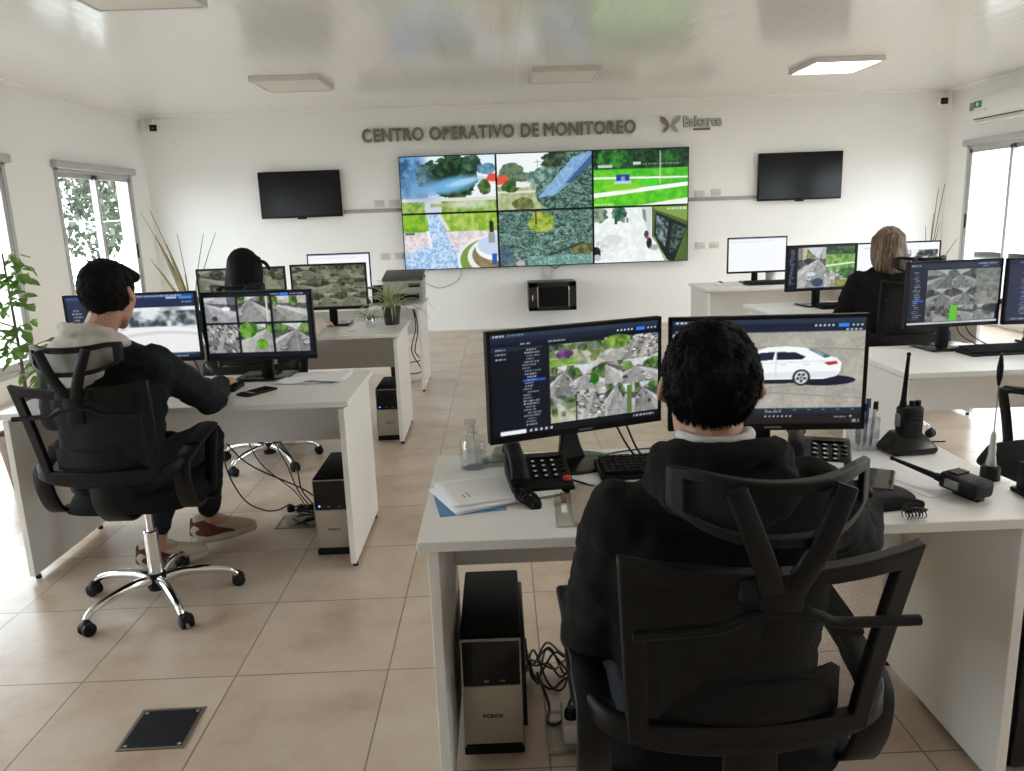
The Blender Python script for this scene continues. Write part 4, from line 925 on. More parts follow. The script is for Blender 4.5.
# ------------------------------------------------------------------ office chairs
def chair_proto(label):
    t = thing('office_chair', label, 'chair', (0, 0, 0), 0, 'black mesh office chairs')
    mb = MB(); mb.lathe([(.0, .055), (.035, .055), (.04, .07), (.04, .115), (.03, .125), (0, .125)], seg=24); mb.build('base_hub', M['black'], t)
    for k in range(5):
        a = .35+k*2*PI/5; d = V((math.cos(a), math.sin(a), 0))
        mb = MB(); mb.tube([d*.025+V((0, 0, .098)), d*.10+V((0, 0, .108)), d*.20+V((0, 0, .098)), d*.27+V((0, 0, .08)), d*.30+V((0, 0, .055))], .021, 12, 5, r1=.0125); mb.build('base_leg', M['chrome'], t)
        mb = MB(); c = d*.30; s = V((-d.y, d.x, 0)); c2 = c+V((math.cos(a+1.2)*.014, math.sin(a+1.2)*.014, 0))
        for q in (-1, 1):
            m = c2+s*q*.016+V((0, 0, .026)); mb.lathe([(0, -.009), (.02, -.009), (.026, -.005), (.026, .005), (.02, .009), (0, .009)], m, 20, axis=s)
        mb.lathe([(0, .026), (.022, .026), (.024, .038), (.016, .054), (.008, .062), (0, .062)], c2, 16); mb.build('caster', M['black'], t)
    mb = MB(); mb.lathe([(0, .11), (.028, .11), (.028, .30), (.024, .305), (0, .305)], seg=24); mb.build('gas_lift_sleeve', M['chrome'], t)
    mb = MB(); mb.lathe([(0, .29), (.0145, .29), (.0145, .43), (0, .43)], seg=18); mb.build('gas_lift_piston', M['chrome'], t)
    mb = MB(); mb.box((0, .0, .43), (.20, .24, .04), bev=.01); mb.tube([(.08, .03, .425), (.19, .05, .42), (.225, .06, .415)], .006); mb.ell((.24, .062, .413), (.03, .012, .012)); mb.build('tilt_mechanism', M['black'], t)
    # cushion with rolled front edge
    mb = MB()
    def cush(top):
        def f(u, v):
            x, y = (u-.5)*2, (v-.5)*2; m = max(abs(x), abs(y)); p = 4.
            r = (abs(x)**p+abs(y)**p)**(1/p) if m > 0 else 1; k = m/r if r > 0 else 1
            X, Y = x*k*.245, y*k*.24+.02; e = max(0, 1-m**5)
            z = .452+(.068*e**.45 if top else -.006*e**.5)
            if y > .5: z -= .02*((y-.5)/.5)**2
            return (X, Y, z)
        return f
    mb.grid(cush(True), 22, 22); mb.grid(cush(False), 22, 22); bmesh.ops.remove_doubles(mb.bm, verts=mb.bm.verts, dist=.0006); mb.build('seat', M['seat_fabric'], t, angle=70)
    for s in (-1, 1):
        mb = MB(); pts = [(s*.19, .0, .437), (s*.228, -.06, .443), (s*.244, -.165, .462), (s*.248, -.212, .53), (s*.249, -.226, .60), (s*.250, -.212, .645), (s*.252, -.13, .668), (s*.254, .0, .692), (s*.255, .070, .704), (s*.255, .092, .702), (s*.254, .090, .686), (s*.250, .075, .615), (s*.242, .06, .51), (s*.232, .06, .455), (s*.19, .05, .437)]
        mb.sweep(pts, lambda q: .064 if q < .42 else (.056 if q < .62 else .046), .017, (1, 0, 0), smooth=4); ar = mb.build('armrest', M['black'], t, angle=50)
        MB().box((s*.254, -.02, .699), (.056, .19, .014), rot=(.165, 0, 0), bev=.006).build('arm_pad', M['black_matte'], ar)
    mb = MB(); mb.sweep([(-.254, -.215, .640), (-.225, -.262, .634), (-.14, -.29, .618), (0, -.300, .608), (.14, -.29, .618), (.225, -.262, .634), (.254, -.215, .640)], .046, .02, (0, 0, 1), smooth=6); mb.build('lower_back_bar', M['black'], t, angle=50)
    mb = MB(); mb.sweep([(0, -.05, .425), (0, -.2, .43), (0, -.285, .50), (0, -.30, .60)], .09, .016, (1, 0, 0), smooth=5); mb.build('back_support', M['black'], t, angle=50)
    # back frame: wide at the top, hollowed towards the back in the middle
    def bk(u, v):  # u -1..1, v 0..1 bottom to top
        hw = .202+.030*v; y = -.268-.078*v**1.25-.035*(1-u*u)*(.5+.5*v); z = .615+.365*v-.018*(1-u*u)*v**3
        return V((u*hw, y, z))
    def loop(e):
        P = []; a = 1-e/.22; b0, b1 = e/.365, 1-e/.365
        for k in range(12): P.append(bk(-a+2*a*k/12, b0))
        for k in range(12): P.append(bk(a, b0+(b1-b0)*k/12))
        for k in range(12): P.append(bk(a-2*a*k/12, b1))
        for k in range(12): P.append(bk(-a, b1+(b0-b1)*k/12))
        return P
    mb = MB(); mb.ring(loop(0), loop(.036), (0, -.024, -.003)); mb.build('back_frame', M['black'], t, smooth=False, bevel=.004)
    mb = MB(); mb.grid(lambda u, v: bk((u-.5)*1.75, .06+.88*v)+V((0, -.006, 0)), 20, 14); mb.build('back_mesh', M['mesh'], t)
    mb = MB(); mb.grid(lambda u, v: (V(((u-.5)*.30, -.288-.035*(1-(2*u-1)**2)+.0*v, .655+.075*v))), 14, 4); o = mb.build('lumbar_pad', M['black_matte'], t); so = o.modifiers.new('thick', 'SOLIDIFY'); so.thickness = .018
    # coat hanger across the back
    mb = MB(); yb = -.392
    mb.tube([(-.215, yb, .868), (-.14, yb-.003, .871), (-.085, yb-.007, .876), (-.058, yb-.01, .890), (-.03, yb-.012, .898), (.03, yb-.012, .898), (.058, yb-.01, .890), (.085, yb-.007, .876), (.14, yb-.003, .871), (.215, yb, .868)], .0085, 10, 5); mb.build('coat_hanger', M['black'], t)
    mb = MB(); mb.box((0, -.398, .875), (.06, .018, .062), bev=.006); mb.box((0, -.395, .935), (.12, .022, .04), bev=.006); mb.build('headrest_bracket', M['black'], t)
    # headrest: crescent ring on a forked neck
    def hd(u, v):
        a = abs(u); z0 = 1.008+.038*a**3.2; z1 = 1.105+.012*a**2-.010*max(0, a-.8)*5
        y = -.405+.085*a**2.2; return V((u*.152, y+.0*v, z0+(z1-z0)*v))
    def hl(eu, b0, b1):
        P = []; a = 1-eu
        for k in range(16): P.append(hd(-a+2*a*k/16, b0))
        for k in range(5): P.append(hd(a, b0+(b1-b0)*k/5))
        for k in range(16): P.append(hd(a-2*a*k/16, b1))
        for k in range(5): P.append(hd(-a, b1+(b0-b1)*k/5))
        return P
    mb = MB(); mb.ring(hl(0, 0, 1), hl(.13, .16, .80), (0, -.022, 0)); h = mb.build('headrest', M['black'], t, smooth=False, bevel=.005)
    mb = MB(); mb.grid(lambda u, v: hd((u-.5)*1.8, .12+.72*v)+V((0, -.004, 0)), 16, 5); mb.build('headrest_mesh', M['mesh'], h)
    mb = MB()
    for s in (-1, 1): mb.sweep([(s*.014, -.402, .925), (s*.022, -.414, .955), (s*.048, -.428, 1.02), (s*.078, -.424, 1.098)], lambda q: .038-.008*q, .018, (1, 0, 0), smooth=5)
    mb.sweep([(0, -.402, .90), (0, -.413, .968)], .062, .018, (1, 0, 0)); mb.build('headrest_neck', M['black'], t, angle=50)
    return t
CH = chair_proto('black mesh office chair with headrest, in the foreground under the man in charcoal')
chairs = [(None, (.378, 1.45, 0), .03), ('black mesh office chair on a chrome base under the man with the grey hood', (-1.425, 2.965, 0), .0),
          ('black mesh office chair of the person with long black hair', (-1.49, 4.80, 0), .05), ('black mesh office chair of the blonde person in black', (2.49, 5.01, 0), -.02),
          ('empty black office chair turned sideways at the right edge', (2.15, 2.86, 0), PI/2+.12)]
CHS = []
for lb, loc, rz in chairs:
    c = CH if lb is None else copy_tree(CH)
    c.location = loc; c.rotation_euler = (0, 0, rz)
    if lb: c['label'] = lb
    if 'long black' in c['label'] or 'blonde' in c['label']: c.scale = (1, 1, 1.035)
    CHS.append(c)

# ------------------------------------------------------------------ people
def fuse(name, mb, mat, parent, voxel, smooth=6, disp=None, angle=180):
    """weld overlapping rounded volumes into one continuous skin"""
    me = bpy.data.meshes.new(name); bmesh.ops.recalc_face_normals(mb.bm, faces=list(mb.bm.faces)); mb.bm.to_mesh(me); mb.bm.free()
    o = bpy.data.objects.new(name, me); COL.objects.link(o)
    r = o.modifiers.new('r', 'REMESH'); r.mode = 'VOXEL'; r.voxel_size = voxel
    if smooth: s = o.modifiers.new('s', 'SMOOTH'); s.factor = .5; s.iterations = smooth
    dg = bpy.context.evaluated_depsgraph_get(); dg.update()
    m2 = bpy.data.meshes.new_from_object(o.evaluated_get(dg)); o.modifiers.clear(); o.data = m2; bpy.data.meshes.remove(me); m2.name = name
    if disp:
        m2.calc_loop_triangles(); ns = [v.normal.copy() for v in m2.vertices]
        for v, n in zip(m2.vertices, ns): v.co = v.co+n*disp(v.co, n)
    m2.materials.clear(); m2.materials.append(mat); m2.shade_smooth(); o.parent = parent; return o

def basis(f, up=(0, 0, 1)):
    f = V(f).normalized(); u = V(up); r = f.cross(u).normalized(); u = r.cross(f); 
    return r, f, u
def folds(amp, sc, seed=0):
    o = V((seed*3.1, seed*1.7, 0))
    return lambda co, n: amp*(mnoise.noise(V((co.x*sc, co.y*sc, co.z*sc*1.6))+o)+.5*mnoise.noise(V((co.x*sc*2.3, co.y*sc*2.3, co.z*sc*3.5))+o))

def add_head(mb, c, r, f, u, k=1.):
    at = lambda x, y, z: c+(r*x+f*y+u*z)*k
    R = Matrix((r, f, u)).transposed()
    mb.ell(at(0, -.012, .03), (.077*k, .097*k, .092*k), R)
    mb.hull([(at(0, .078, -.108), .018*k), (at(-.045, .012, -.075), .022*k), (at(.045, .012, -.075), .022*k), (at(-.045, .056, -.012), .026*k), (at(.045, .056, -.012), .026*k), (at(-.032, .07, .035), .02*k), (at(.032, .07, .035), .02*k)])
    mb.hull([(at(0, .088, .022), .008*k), (at(0, .112, -.022), .010*k), (at(.014, .095, -.028), .007*k), (at(-.014, .095, -.028), .007*k)])
    mb.ell(at(0, .088, -.058), (.024*k, .012*k, .007*k), R); mb.ell(at(0, .086, -.07), (.02*k, .012*k, .008*k), R)
    for s in (-1, 1):
        mb.ell(at(s*.086, -.008, .014), (.010*k, .022*k, .035*k), R @ Euler((.15, s*-.35, s*.35)).to_matrix()); mb.ell(at(s*.079, .004, -.012), (.010*k, .012*k, .014*k), R)
        mb.ell(at(s*.031, .084, .018), (.013*k, .009*k, .009*k), R)

def add_hand(mb, w, d, n, side, curl=.5, k=1.):
    """w wrist, d forward, n back-of-hand normal, side +1: thumb towards d x n ... """
    d = V(d).normalized(); n = V(n); n = (n-d*n.dot(d)).normalized(); s = d.cross(n)*side
    P = lambda a, b, c: w+(d*a+s*b+n*c)*k
    mb.hull([(P(.01, -.018, 0), .016*k), (P(.01, .018, 0), .016*k), (P(.085, -.033, 0), .012*k), (P(.092, .0, .004), .013*k), (P(.088, .033, 0), .0125*k)])
    for j, (b, L) in enumerate(((.034, .072), (.011, .080), (-.012, .074), (-.034, .058))):
        p = P(.086, b, .002); a = .15+curl*.3+.05*j
        for q, fr in enumerate((.45, .32, .23)):
            dd = d*math.cos(a)-n*math.sin(a)+s*(b*.9)*.8
            e = p+dd*L*fr*k; mb.hull([(p, (.0088-.0006*q)*k), (e, (.0082-.0008*q)*k)], 1); p = e; a += curl*.55
    p = P(.022, .024, -.006)
    for a, L in ((.85, .042), (.5, .034), (.3, .026)):
        e = p+(d*math.cos(a)+s*math.sin(a)-n*.25).normalized()*L*k; mb.hull([(p, .0105*k), (e, .0092*k)], 1); p = e

def person(name, label, loc, J, wear):
    t = thing(name, label, 'person', loc)
    L = V(loc); q = lambda p: V(p)-L
    j = {k: q(v) for k, v in J.items() if k not in ('face', 'up', 'hands', 'toes', 'k')}
    r, f, u = basis(J['face'], J.get('up', (0, 0, 1)))
    k = J.get('k', 1.)
    # ---- body: one skin
    mb = MB(); add_head(mb, j['head'], r, f, u, k)
    mb.hull([(j['neck'], .058), (j['head']-u*.05-f*.015, .052)])
    sl, sr = j['shL'], j['shR']; mid = (sl+sr)/2
    mb.hull([(j['neck']-V((0, 0, .03)), .055), (sl+(mid-sl)*.12, .05), (sr+(mid-sr)*.12, .05)])
    hl, hr = j['hipL'], j['hipR']; pel = (hl+hr)/2
    mb.hull([(sl+(mid-sl)*.35-V((0, 0, .07)), .085), (sr+(mid-sr)*.35-V((0, 0, .07)), .085), (pel+(hl-pel)*.6+V((0, 0, .06)), .095), (pel+(hr-pel)*.6+V((0, 0, .06)), .095)])
    for s in 'LR':
        mb.hull([(j['sh'+s], .055), (j['el'+s], .042)]); mb.hull([(j['el'+s], .042), (j['wr'+s], .027)])
        mb.hull([(j['hip'+s], .085), (j['kn'+s], .057)]); mb.hull([(j['kn'+s], .055), (j['kn'+s]*.6+j['an'+s]*.4, .052)]); mb.hull([(j['kn'+s]*.6+j['an'+s]*.4, .052), (j['an'+s], .036)])
        to = V(J['toes'][s]).normalized(); mb.hull([(j['an'+s]-V((0, 0, .045))-to*.03, .032), (j['an'+s]+to*.13-V((0, 0, .055)), .024), (j['an'+s], .036)])
        d, n, sd, cu = J['hands'][s]; add_hand(mb, j['wr'+s], d, n, sd, cu)
    body = fuse('body', mb, M[wear.get('skin', 'skin')], t, .0055, 5)
    for s in (-1, 1):
        c = j['head']+(r*s*.031+f*.0875+u*.019)*k
        e = MB(); e.ell(c, (.0105, .0105, .0105), sub=2); o = e.build('eye', M['white_plastic'], t); o['label'] = 'dark eye'
    # ---- upper clothing
    mb = MB(); g = wear.get('loose', .018)
    mb.hull([(j['neck']-V((0, 0, .045)), .062+g*.4), (sl+(mid-sl)*.15-V((0, 0, .005)), .05+g), (sr+(mid-sr)*.15-V((0, 0, .005)), .05+g)])
    mb.hull([(sl+(mid-sl)*.35-V((0, 0, .08)), .085+g), (sr+(mid-sr)*.35-V((0, 0, .08)), .085+g), (pel+(hl-pel)*.7+V((0, 0, .05)), .10+g), (pel+(hr-pel)*.7+V((0, 0, .05)), .10+g)])
    for s in 'LR':
        mb.hull([(j['sh'+s], .056+g), (j['el'+s], .046+g)]); mb.hull([(j['el'+s], .047+g), (j['wr'+s]-(j['wr'+s]-j['el'+s]).normalized()*.015, .033+g*.6)])
    fuse(wear['top_name'], mb, M[wear['top']], t, .009, 6, folds(.008, 16, hash_seed(name, wear)))
    # ---- trousers
    mb = MB()
    mb.hull([(pel+(hl-pel)*.6, .112), (pel+(hr-pel)*.6, .112)])
    for s in 'LR':
        mb.hull([(j['hip'+s], .098), (j['kn'+s], .072)]); m = j['kn'+s]*.6+j['an'+s]*.4; mb.hull([(j['kn'+s], .072), (m, .066)]); ed = wear.get('hem', .04); mb.hull([(m, .066), (j['an'+s]+(j['kn'+s]-j['an'+s]).normalized()*ed, .052)])
    fuse('trousers', mb, M[wear.get('legs', 'navy')], t, .011, 6, folds(.006, 14, 4))
    # ---- shoes
    for s in 'LR':
        to = V(J['toes'][s]); to.z = 0; to.normalize(); sd = V((-to.y, to.x, 0)); a = j['an'+s]; zb = a.z-.105
        P = lambda x, y, z: V((a.x, a.y, zb))+to*x+sd*y+V((0, 0, z))
        mb = MB(); mb.hull([(P(-.058, 0, .065), .036), (P(-.045, 0, .04), .036), (P(.06, .008, .045), .040), (P(.15, .005, .042), .034), (P(.185, 0, .038), .024), (P(.03, 0, .088), .032)]); mb.hull([(P(-.05, 0, .085), .032), (P(.0, 0, .095), .034)]); mb.hull([(P(-.052, 0, .108), .030), (P(.012, 0, .118), .027), (P(.05, 0, .095), .026)])
        sh = fuse('shoe', mb, M[wear.get('shoe', 'black')], t, .006, 4)
        mb = MB(); mb.hull([(P(-.075, 0, .020), .020), (P(-.065, .028, .020), .0198), (P(-.065, -.028, .020), .0198), (P(.08, .044, .019), .019), (P(.08, -.038, .019), .019), (P(.175, .027, .026), .018), (P(.19, -.015, .026), .018)])
        fuse('sole', mb, M[wear.get('sole', 'shoe')], sh, .006, 3)
        if wear.get('trim'):
            mb = MB()
            for y in (-1, 1): mb.hull([(P(-.06, y*.022, .06), .017), (P(.0, y*.028, .075), .014), (P(-.02, y*.033, .04), .012), (P(.055, y*.036, .045), .008)])
            mb.hull([(P(-.078, 0, .05), .018), (P(-.072, 0, .112), .016)])
            for y in (-1, 1): mb.hull([(P(-.06, y*.022, .10), .014), (P(.01, y*.024, .108), .011), (P(-.03, y*.030, .075), .012)]); mb.hull([(P(.04, y*.039, .058), .010), (P(.095, y*.040, .040), .007)])
            fuse('heel_panel', mb, M[wear['trim']], sh, .006, 3)
            mb = MB()
            for q in range(4): mb.tube([P(.045+q*.02, -.022, .095-q*.008), P(.05+q*.02, 0, .106-q*.009), P(.045+q*.02, .022, .095-q*.008)], .004, 6, 3)
            mb.build('laces', M['paper'], sh)
    return t, j, (r, f, u, k)
def hash_seed(n, w): return len(w['top_name'])+len(n)

def short_hair(t, j, fr, mat, strands, seed, back=-.088, side=-.02, cap_top=.016):
    r, f, u, k = fr; c = j['head']; rng = random.Random(seed)
    b = bmesh.new(); bmesh.ops.create_icosphere(b, subdivisions=6, radius=1.)
    def keep(x, y, z):   # x,y,z head coordinates of a point
        lim = back if y < -.03 else (back+(side-back)*min(1, (y+.03)/.04) if y < .012 else side+(.062-side)*min(1, (y-.012)/.05))
        return z > lim+.006*mnoise.noise(V((x*60, y*60, seed)))
    sx, sy, sz = .077+.013, .097+.013, .092+cap_top
    kill = []; pts = []
    for v in b.verts:
        x, y, z = v.co.x*sx, v.co.y*sy-.014, v.co.z*sz+.030
        if z < 0 and y < 0: y *= 1-.10*min(1, -z/.08); x *= 1-.14*min(1, -z/.09)
        v.co = V((x, y, z))
    for fc in b.faces:
        m = fc.calc_center_median()
        if not keep(m.x, m.y, m.z): kill.append(fc)
    bmesh.ops.delete(b, geom=kill, context='FACES'); b.normal_update()
    base = [(v.co.copy(), v.normal.copy()) for v in b.verts]
    for v in b.verts: v.co += v.normal*(.006*mnoise.noise(v.co*38+V((seed, 0, 0)))+.003*mnoise.noise(v.co*130))
    ext = bmesh.ops.solidify(b, geom=list(b.faces), thickness=.016)
    for _ in range(strands):
        p, n = rng.choice(base)
        p = p+n*(-.002)
        d = (n*rng.uniform(.25, .8)+V((rng.uniform(-.4, .4), -.35, -.75+.5*max(0, p.z/.1)))).normalized(); ln = rng.uniform(.005, .011)
        e, s, q = frame_from(d); w = .0011
        a0, a1, a2 = (b.verts.new(p+s*w), b.verts.new(p-s*w*.5+q*w*.87), b.verts.new(p-s*w*.5-q*w*.87)); ap = b.verts.new(p+d*ln+V((0, 0, -.003)))
        b.faces.new((a0, a1, ap)); b.faces.new((a1, a2, ap)); b.faces.new((a2, a0, ap))
    R = Matrix((r, f, u)).transposed()
    for v in b.verts: v.co = R @ (v.co*k)+c
    mb = MB(); mb.bm.free(); mb.bm = b; return mb.build('hair', mat, t, angle=180)

def long_hair(t, j, fr, mat, bottom, wid=.105, seed=1, groove=.006):
    r, f, u, k = fr; c = j['head']; at = lambda x, y, z: c+(r*x+f*y+u*z)*k
    R = Matrix((r, f, u)).transposed(); mb = MB()
    mb.ell(at(0, -.02, .034), (.094*k, .108*k, .102*k), R)
    mb.hull([(at(-.05, -.03, .05), .05), (at(.05, -.03, .05), .05), (at(-wid+.03, -.05, bottom*.5), .036), (at(wid-.03, -.05, bottom*.5), .036), (at(-wid+.035, -.085, bottom), .022), (at(wid-.035, -.085, bottom), .022), (at(0, -.095, bottom*.5), .05), (at(0, -.11, bottom-.012), .022)])
    for s in (-1, 1): mb.hull([(at(s*.07, .03, .05), .028), (at(s*.082, .035, -.05), .020), (at(s*.085, .0, bottom*.75), .018), (at(s*.08, -.03, -.02), .03)])
    def dsp(co, n):
        p = co-c; a = math.atan2(p.dot(r), -p.dot(f)); return groove*(mnoise.noise(V((a*9, p.z*2.5, seed)))+.6*mnoise.noise(V((a*24, p.z*3, seed+4))))
    return fuse('hair', mb, mat, t, .006, 4, dsp)

def hood(t, j, fr, mat, back, spread=.15, drop=.11, rise=.03, tilt=0.):
    """lowered hood: thick folded collar behind the neck and a pouch on the back"""
    n = j['neck']; d = V((back[0], back[1], 0)).normalized(); s = V((-d.y, d.x, 0)); mb = MB(); z = V((0, 0, 1))
    ring = [n-d*.075+s*.06*q+z*(-.045) for q in (-1,)]
    pts = [n-d*.08-s*.045-z*.06, n-d*.02-s*.095-z*.012, n+d*.055-s*.085+z*rise, n+d*.09+z*(rise+.004), n+d*.055+s*.085+z*rise, n-d*.02+s*.095-z*.012, n-d*.08+s*.045-z*.06]
    cm = catmull(pts, 4)
    for a, b in zip(cm, cm[1:]): mb.hull([(a, .026), (b, .026)], 1)
    mb.hull([(n+d*.07-s*.085-z*.015, .035), (n+d*.07+s*.085-z*.015, .035), (n+d*.105-s*spread*.55-z*drop*.7, .032), (n+d*.105+s*spread*.55-z*drop*.7, .032), (n+d*.115-z*(drop+.02), .03)])
    mb.hull([(n+d*.02-s*.10-z*.03, .03), (n+d*.09-s*spread*.72-z*drop*.45, .03), (n+d*.06-s*.08-z*.01, .03)]); mb.hull([(n+d*.02+s*.10-z*.03, .03), (n+d*.09+s*spread*.72-z*drop*.45, .03), (n+d*.06+s*.08-z*.01, .03)])
    return fuse('hood', mb, mat, t, .008, 4, folds(.007, 22, 9))

# man in the foreground
J = dict(head=(.354, 1.325, 1.168), neck=(.356, 1.285, 1.058), shL=(.200, 1.31, .945), shR=(.530, 1.30, .975), elL=(.150, 1.37, .700), elR=(.655, 1.43, .835), wrL=(.27, 1.60, .765), wrR=(.795, 1.655, .793),
         hipL=(.285, 1.36, .545), hipR=(.475, 1.36, .545), knL=(.255, 1.80, .55), knR=(.50, 1.80, .55), anL=(.26, 1.82, .10), anR=(.50, 1.84, .10), face=(.12, 1, -.12),
         hands=dict(L=((.5, .8, .05), (0, 0, 1), -1, .5), R=((.35, .93, -.05), (0, 0, 1), 1, .45)), toes=dict(L=(0, 1, 0), R=(0, 1, 0)), k=.91)
J['hands']['L'] = ((.5, .8, .05), (0, 0, 1), 1, .5); J['hands']['R'] = ((.35, .93, -.08), (0, 0, 1), -1, .45)
t, j, fr = person('person', 'person with short dark hair in a charcoal hoodie seen from behind, foreground', (.38, 1.38, 0), J, dict(top='charcoal', top_name='hoodie', legs='navy', loose=.018))
short_hair(t, j, fr, M['hair_black'], 9000, 3, back=-.118)
hood(t, j, fr, M['charcoal'], (0, -1), .12, .05, .030)
mb = MB(); n = j['neck']
for a in range(14):
    a0, a1 = a*2*PI/14, (a+1)*2*PI/14; P = lambda a: n+V((math.cos(a)*.058, math.sin(a)*.056+.008,   .044-.02*max(0, math.sin(a))))
    mb.hull([(P(a0), .012), (P(a1), .012)], 1)
fuse('shirt_collar', mb, M['tee'], t, .005, 2)

# man at the left desk
J = dict(head=(-1.375, 2.80, 1.245), neck=(-1.425, 2.775, 1.105), shL=(-1.615, 2.86, 1.000), shR=(-1.245, 2.79, 1.000), elL=(-1.69, 2.93, .79), elR=(-1.165, 3.07, .800), wrL=(-1.56, 3.27, .785), wrR=(-1.225, 3.375, .800),
         hipL=(-1.585, 2.92, .545), hipR=(-1.395, 2.86, .545), knL=(-1.47, 3.33, .545), knR=(-1.265, 3.24, .60), anL=(-1.55, 3.27, .11), anR=(-1.40, 3.50, .135), face=(.08, .99, -.10),
         hands=dict(L=((.3, .95, -.05), (0, 0, 1), 1, .4), R=((-.10, .99, -.03), (0, 0, 1), -1, .25)), toes=dict(L=(.85, .5, 0), R=(.88, .47, 0)), k=.95)
t, j, fr = person('person', 'person in a black jacket with a light grey hood at the left desk', (-1.47, 2.9, 0), J, dict(top='black_cloth', top_name='jacket', legs='navy', loose=.017, shoe='shoe', sole='shoe', trim='shoe_maroon', hem=.09))
short_hair(t, j, fr, M['hair_black'], 4000, 5, back=-.085)
hood(t, j, fr, M['greyhood'], (-.45, -.89), .20, .13, .035)
mb = MB(); mb.hull([(j['head']+V((.035, .03, .085)), .03), (j['head']+V((.068, .062, .060)), .022), (j['head']+V((.02, .065, .075)), .025)]); fuse('fringe', mb, M['hair_black'], t, .005, 3)

# person with long black hair, second left desk
J = dict(head=(-1.565, 4.93, 1.205), neck=(-1.565, 4.90, 1.075), shL=(-1.745, 4.92, .975), shR=(-1.385, 4.92, .975), elL=(-1.81, 5.0, .74), elR=(-1.275, 5.08, .775), wrL=(-1.70, 5.25, .785), wrR=(-1.215, 5.31, .795),
         hipL=(-1.65, 4.87, .545), hipR=(-1.47, 4.87, .545), knL=(-1.66, 5.28, .55), knR=(-1.46, 5.28, .55), anL=(-1.66, 5.25, .10), anR=(-1.46, 5.25, .10), face=(.25, .97, -.05),
         hands=dict(L=((.3, .95, -.05), (0, 0, 1), 1, .4), R=((.15, .97, -.07), (0, 0, 1), -1, .4)), toes=dict(L=(0, 1, 0), R=(0, 1, 0)), k=.93)
t, j, fr = person('person', 'person with long black hair in a cream sleeve at the spider plant desk', (-1.56, 4.9, 0), J, dict(top='cream_cloth', top_name='sweater', legs='black_knit', loose=.016, skin='skin_light'))
long_hair(t, j, fr, M['hair_long'], -.24, .118, 3)
mb = MB(); h = j['head']
mb.tube([h+V((.085, .0, .035)), h+V((.115, -.03, .04)), h+V((.135, -.02, .025)), h+V((.145, .01, -.01))], .011, 8, 4); mb.hull([(h+V((.085, -.01, .03)), .012), (h+V((.10, -.03, .045)), .012)]); mb.build('hair_clip', M['black'], t)

# blonde person in black, third right desk
J = dict(head=(2.475, 5.06, 1.19), neck=(2.47, 5.03, 1.065), shL=(2.295, 5.04, .970), shR=(2.655, 5.04, .960), elL=(2.245, 5.13, .75), elR=(2.74, 5.14, .75), wrL=(2.37, 5.38, .79), wrR=(2.62, 5.38, .79),
         hipL=(2.41, 4.98, .545), hipR=(2.59, 4.98, .545), knL=(2.40, 5.40, .55), knR=(2.60, 5.40, .55), anL=(2.40, 5.38, .10), anR=(2.60, 5.38, .10), face=(.18, .98, -.06),
         hands=dict(L=((.2, .97, -.05), (0, 0, 1), 1, .4), R=((-.1, .98, -.05), (0, 0, 1), -1, .4)), toes=dict(L=(0, 1, 0), R=(0, 1, 0)), k=.93)
t, j, fr = person('person', 'person with shoulder-length dark blonde hair in a black top at the right', (2.5, 5.0, 0), J, dict(top='black_knit', top_name='sweater', legs='black_knit', loose=.024, skin='skin_light'))
long_hair(t, j, fr, M['hair_blonde'], -.155, .108, 8)

# ------------------------------------------------------------------ things on the desks
def keyboard(x, y, rz, label, w=.44, d=.135):
    t = thing('keyboard', label, 'keyboard', (x, y, DZ), rz, 'black keyboards')
    mb = MB(); mb.prism([(-w/2, -d/2, .0), (-w/2, d/2, .0), (-w/2, d/2, .024), (-w/2, -d/2, .012)], (w, 0, 0)); mb.build('keyboard_case', M['black'], t, smooth=False, bevel=.003)
    mb = MB(); rng = random.Random(1)
    for r_ in range(6):
        y0 = -d/2+.014+r_*.0205; x0 = -w/2+.012
        while x0 < w/2-.022:
            kw = .0165 if not (r_ == 0 and -.12 < x0 < -.03) else .10
            if not (w*.24 < x0 < w*.255): mb.box((x0+kw/2, y0+.008, .018+.012*(y0+d/2)/d+.001), (kw, .0162, .008), rot=(.088, 0, 0))
            x0 += kw+.0028
    mb.build('keys', M['black_matte'], t, smooth=False); return t
keyboard(.475, 2.14, .05, 'black keyboard on the foreground desk, beside the telephone with a red button')
keyboard(-1.41, 3.50, -.03, 'black keyboard under the hand of the man with the grey hood')
keyboard(2.40, 3.66, .05, 'black keyboard on the right desk in front of the black and white view')
keyboard(2.44, 5.49, .03, 'black keyboard by the monitor showing a green park')
keyboard(2.49, 7.33, .02, 'dark keyboard under the white document monitor')
keyboard(-1.37, 6.93, .02, 'dark keyboard under the blank white monitor')

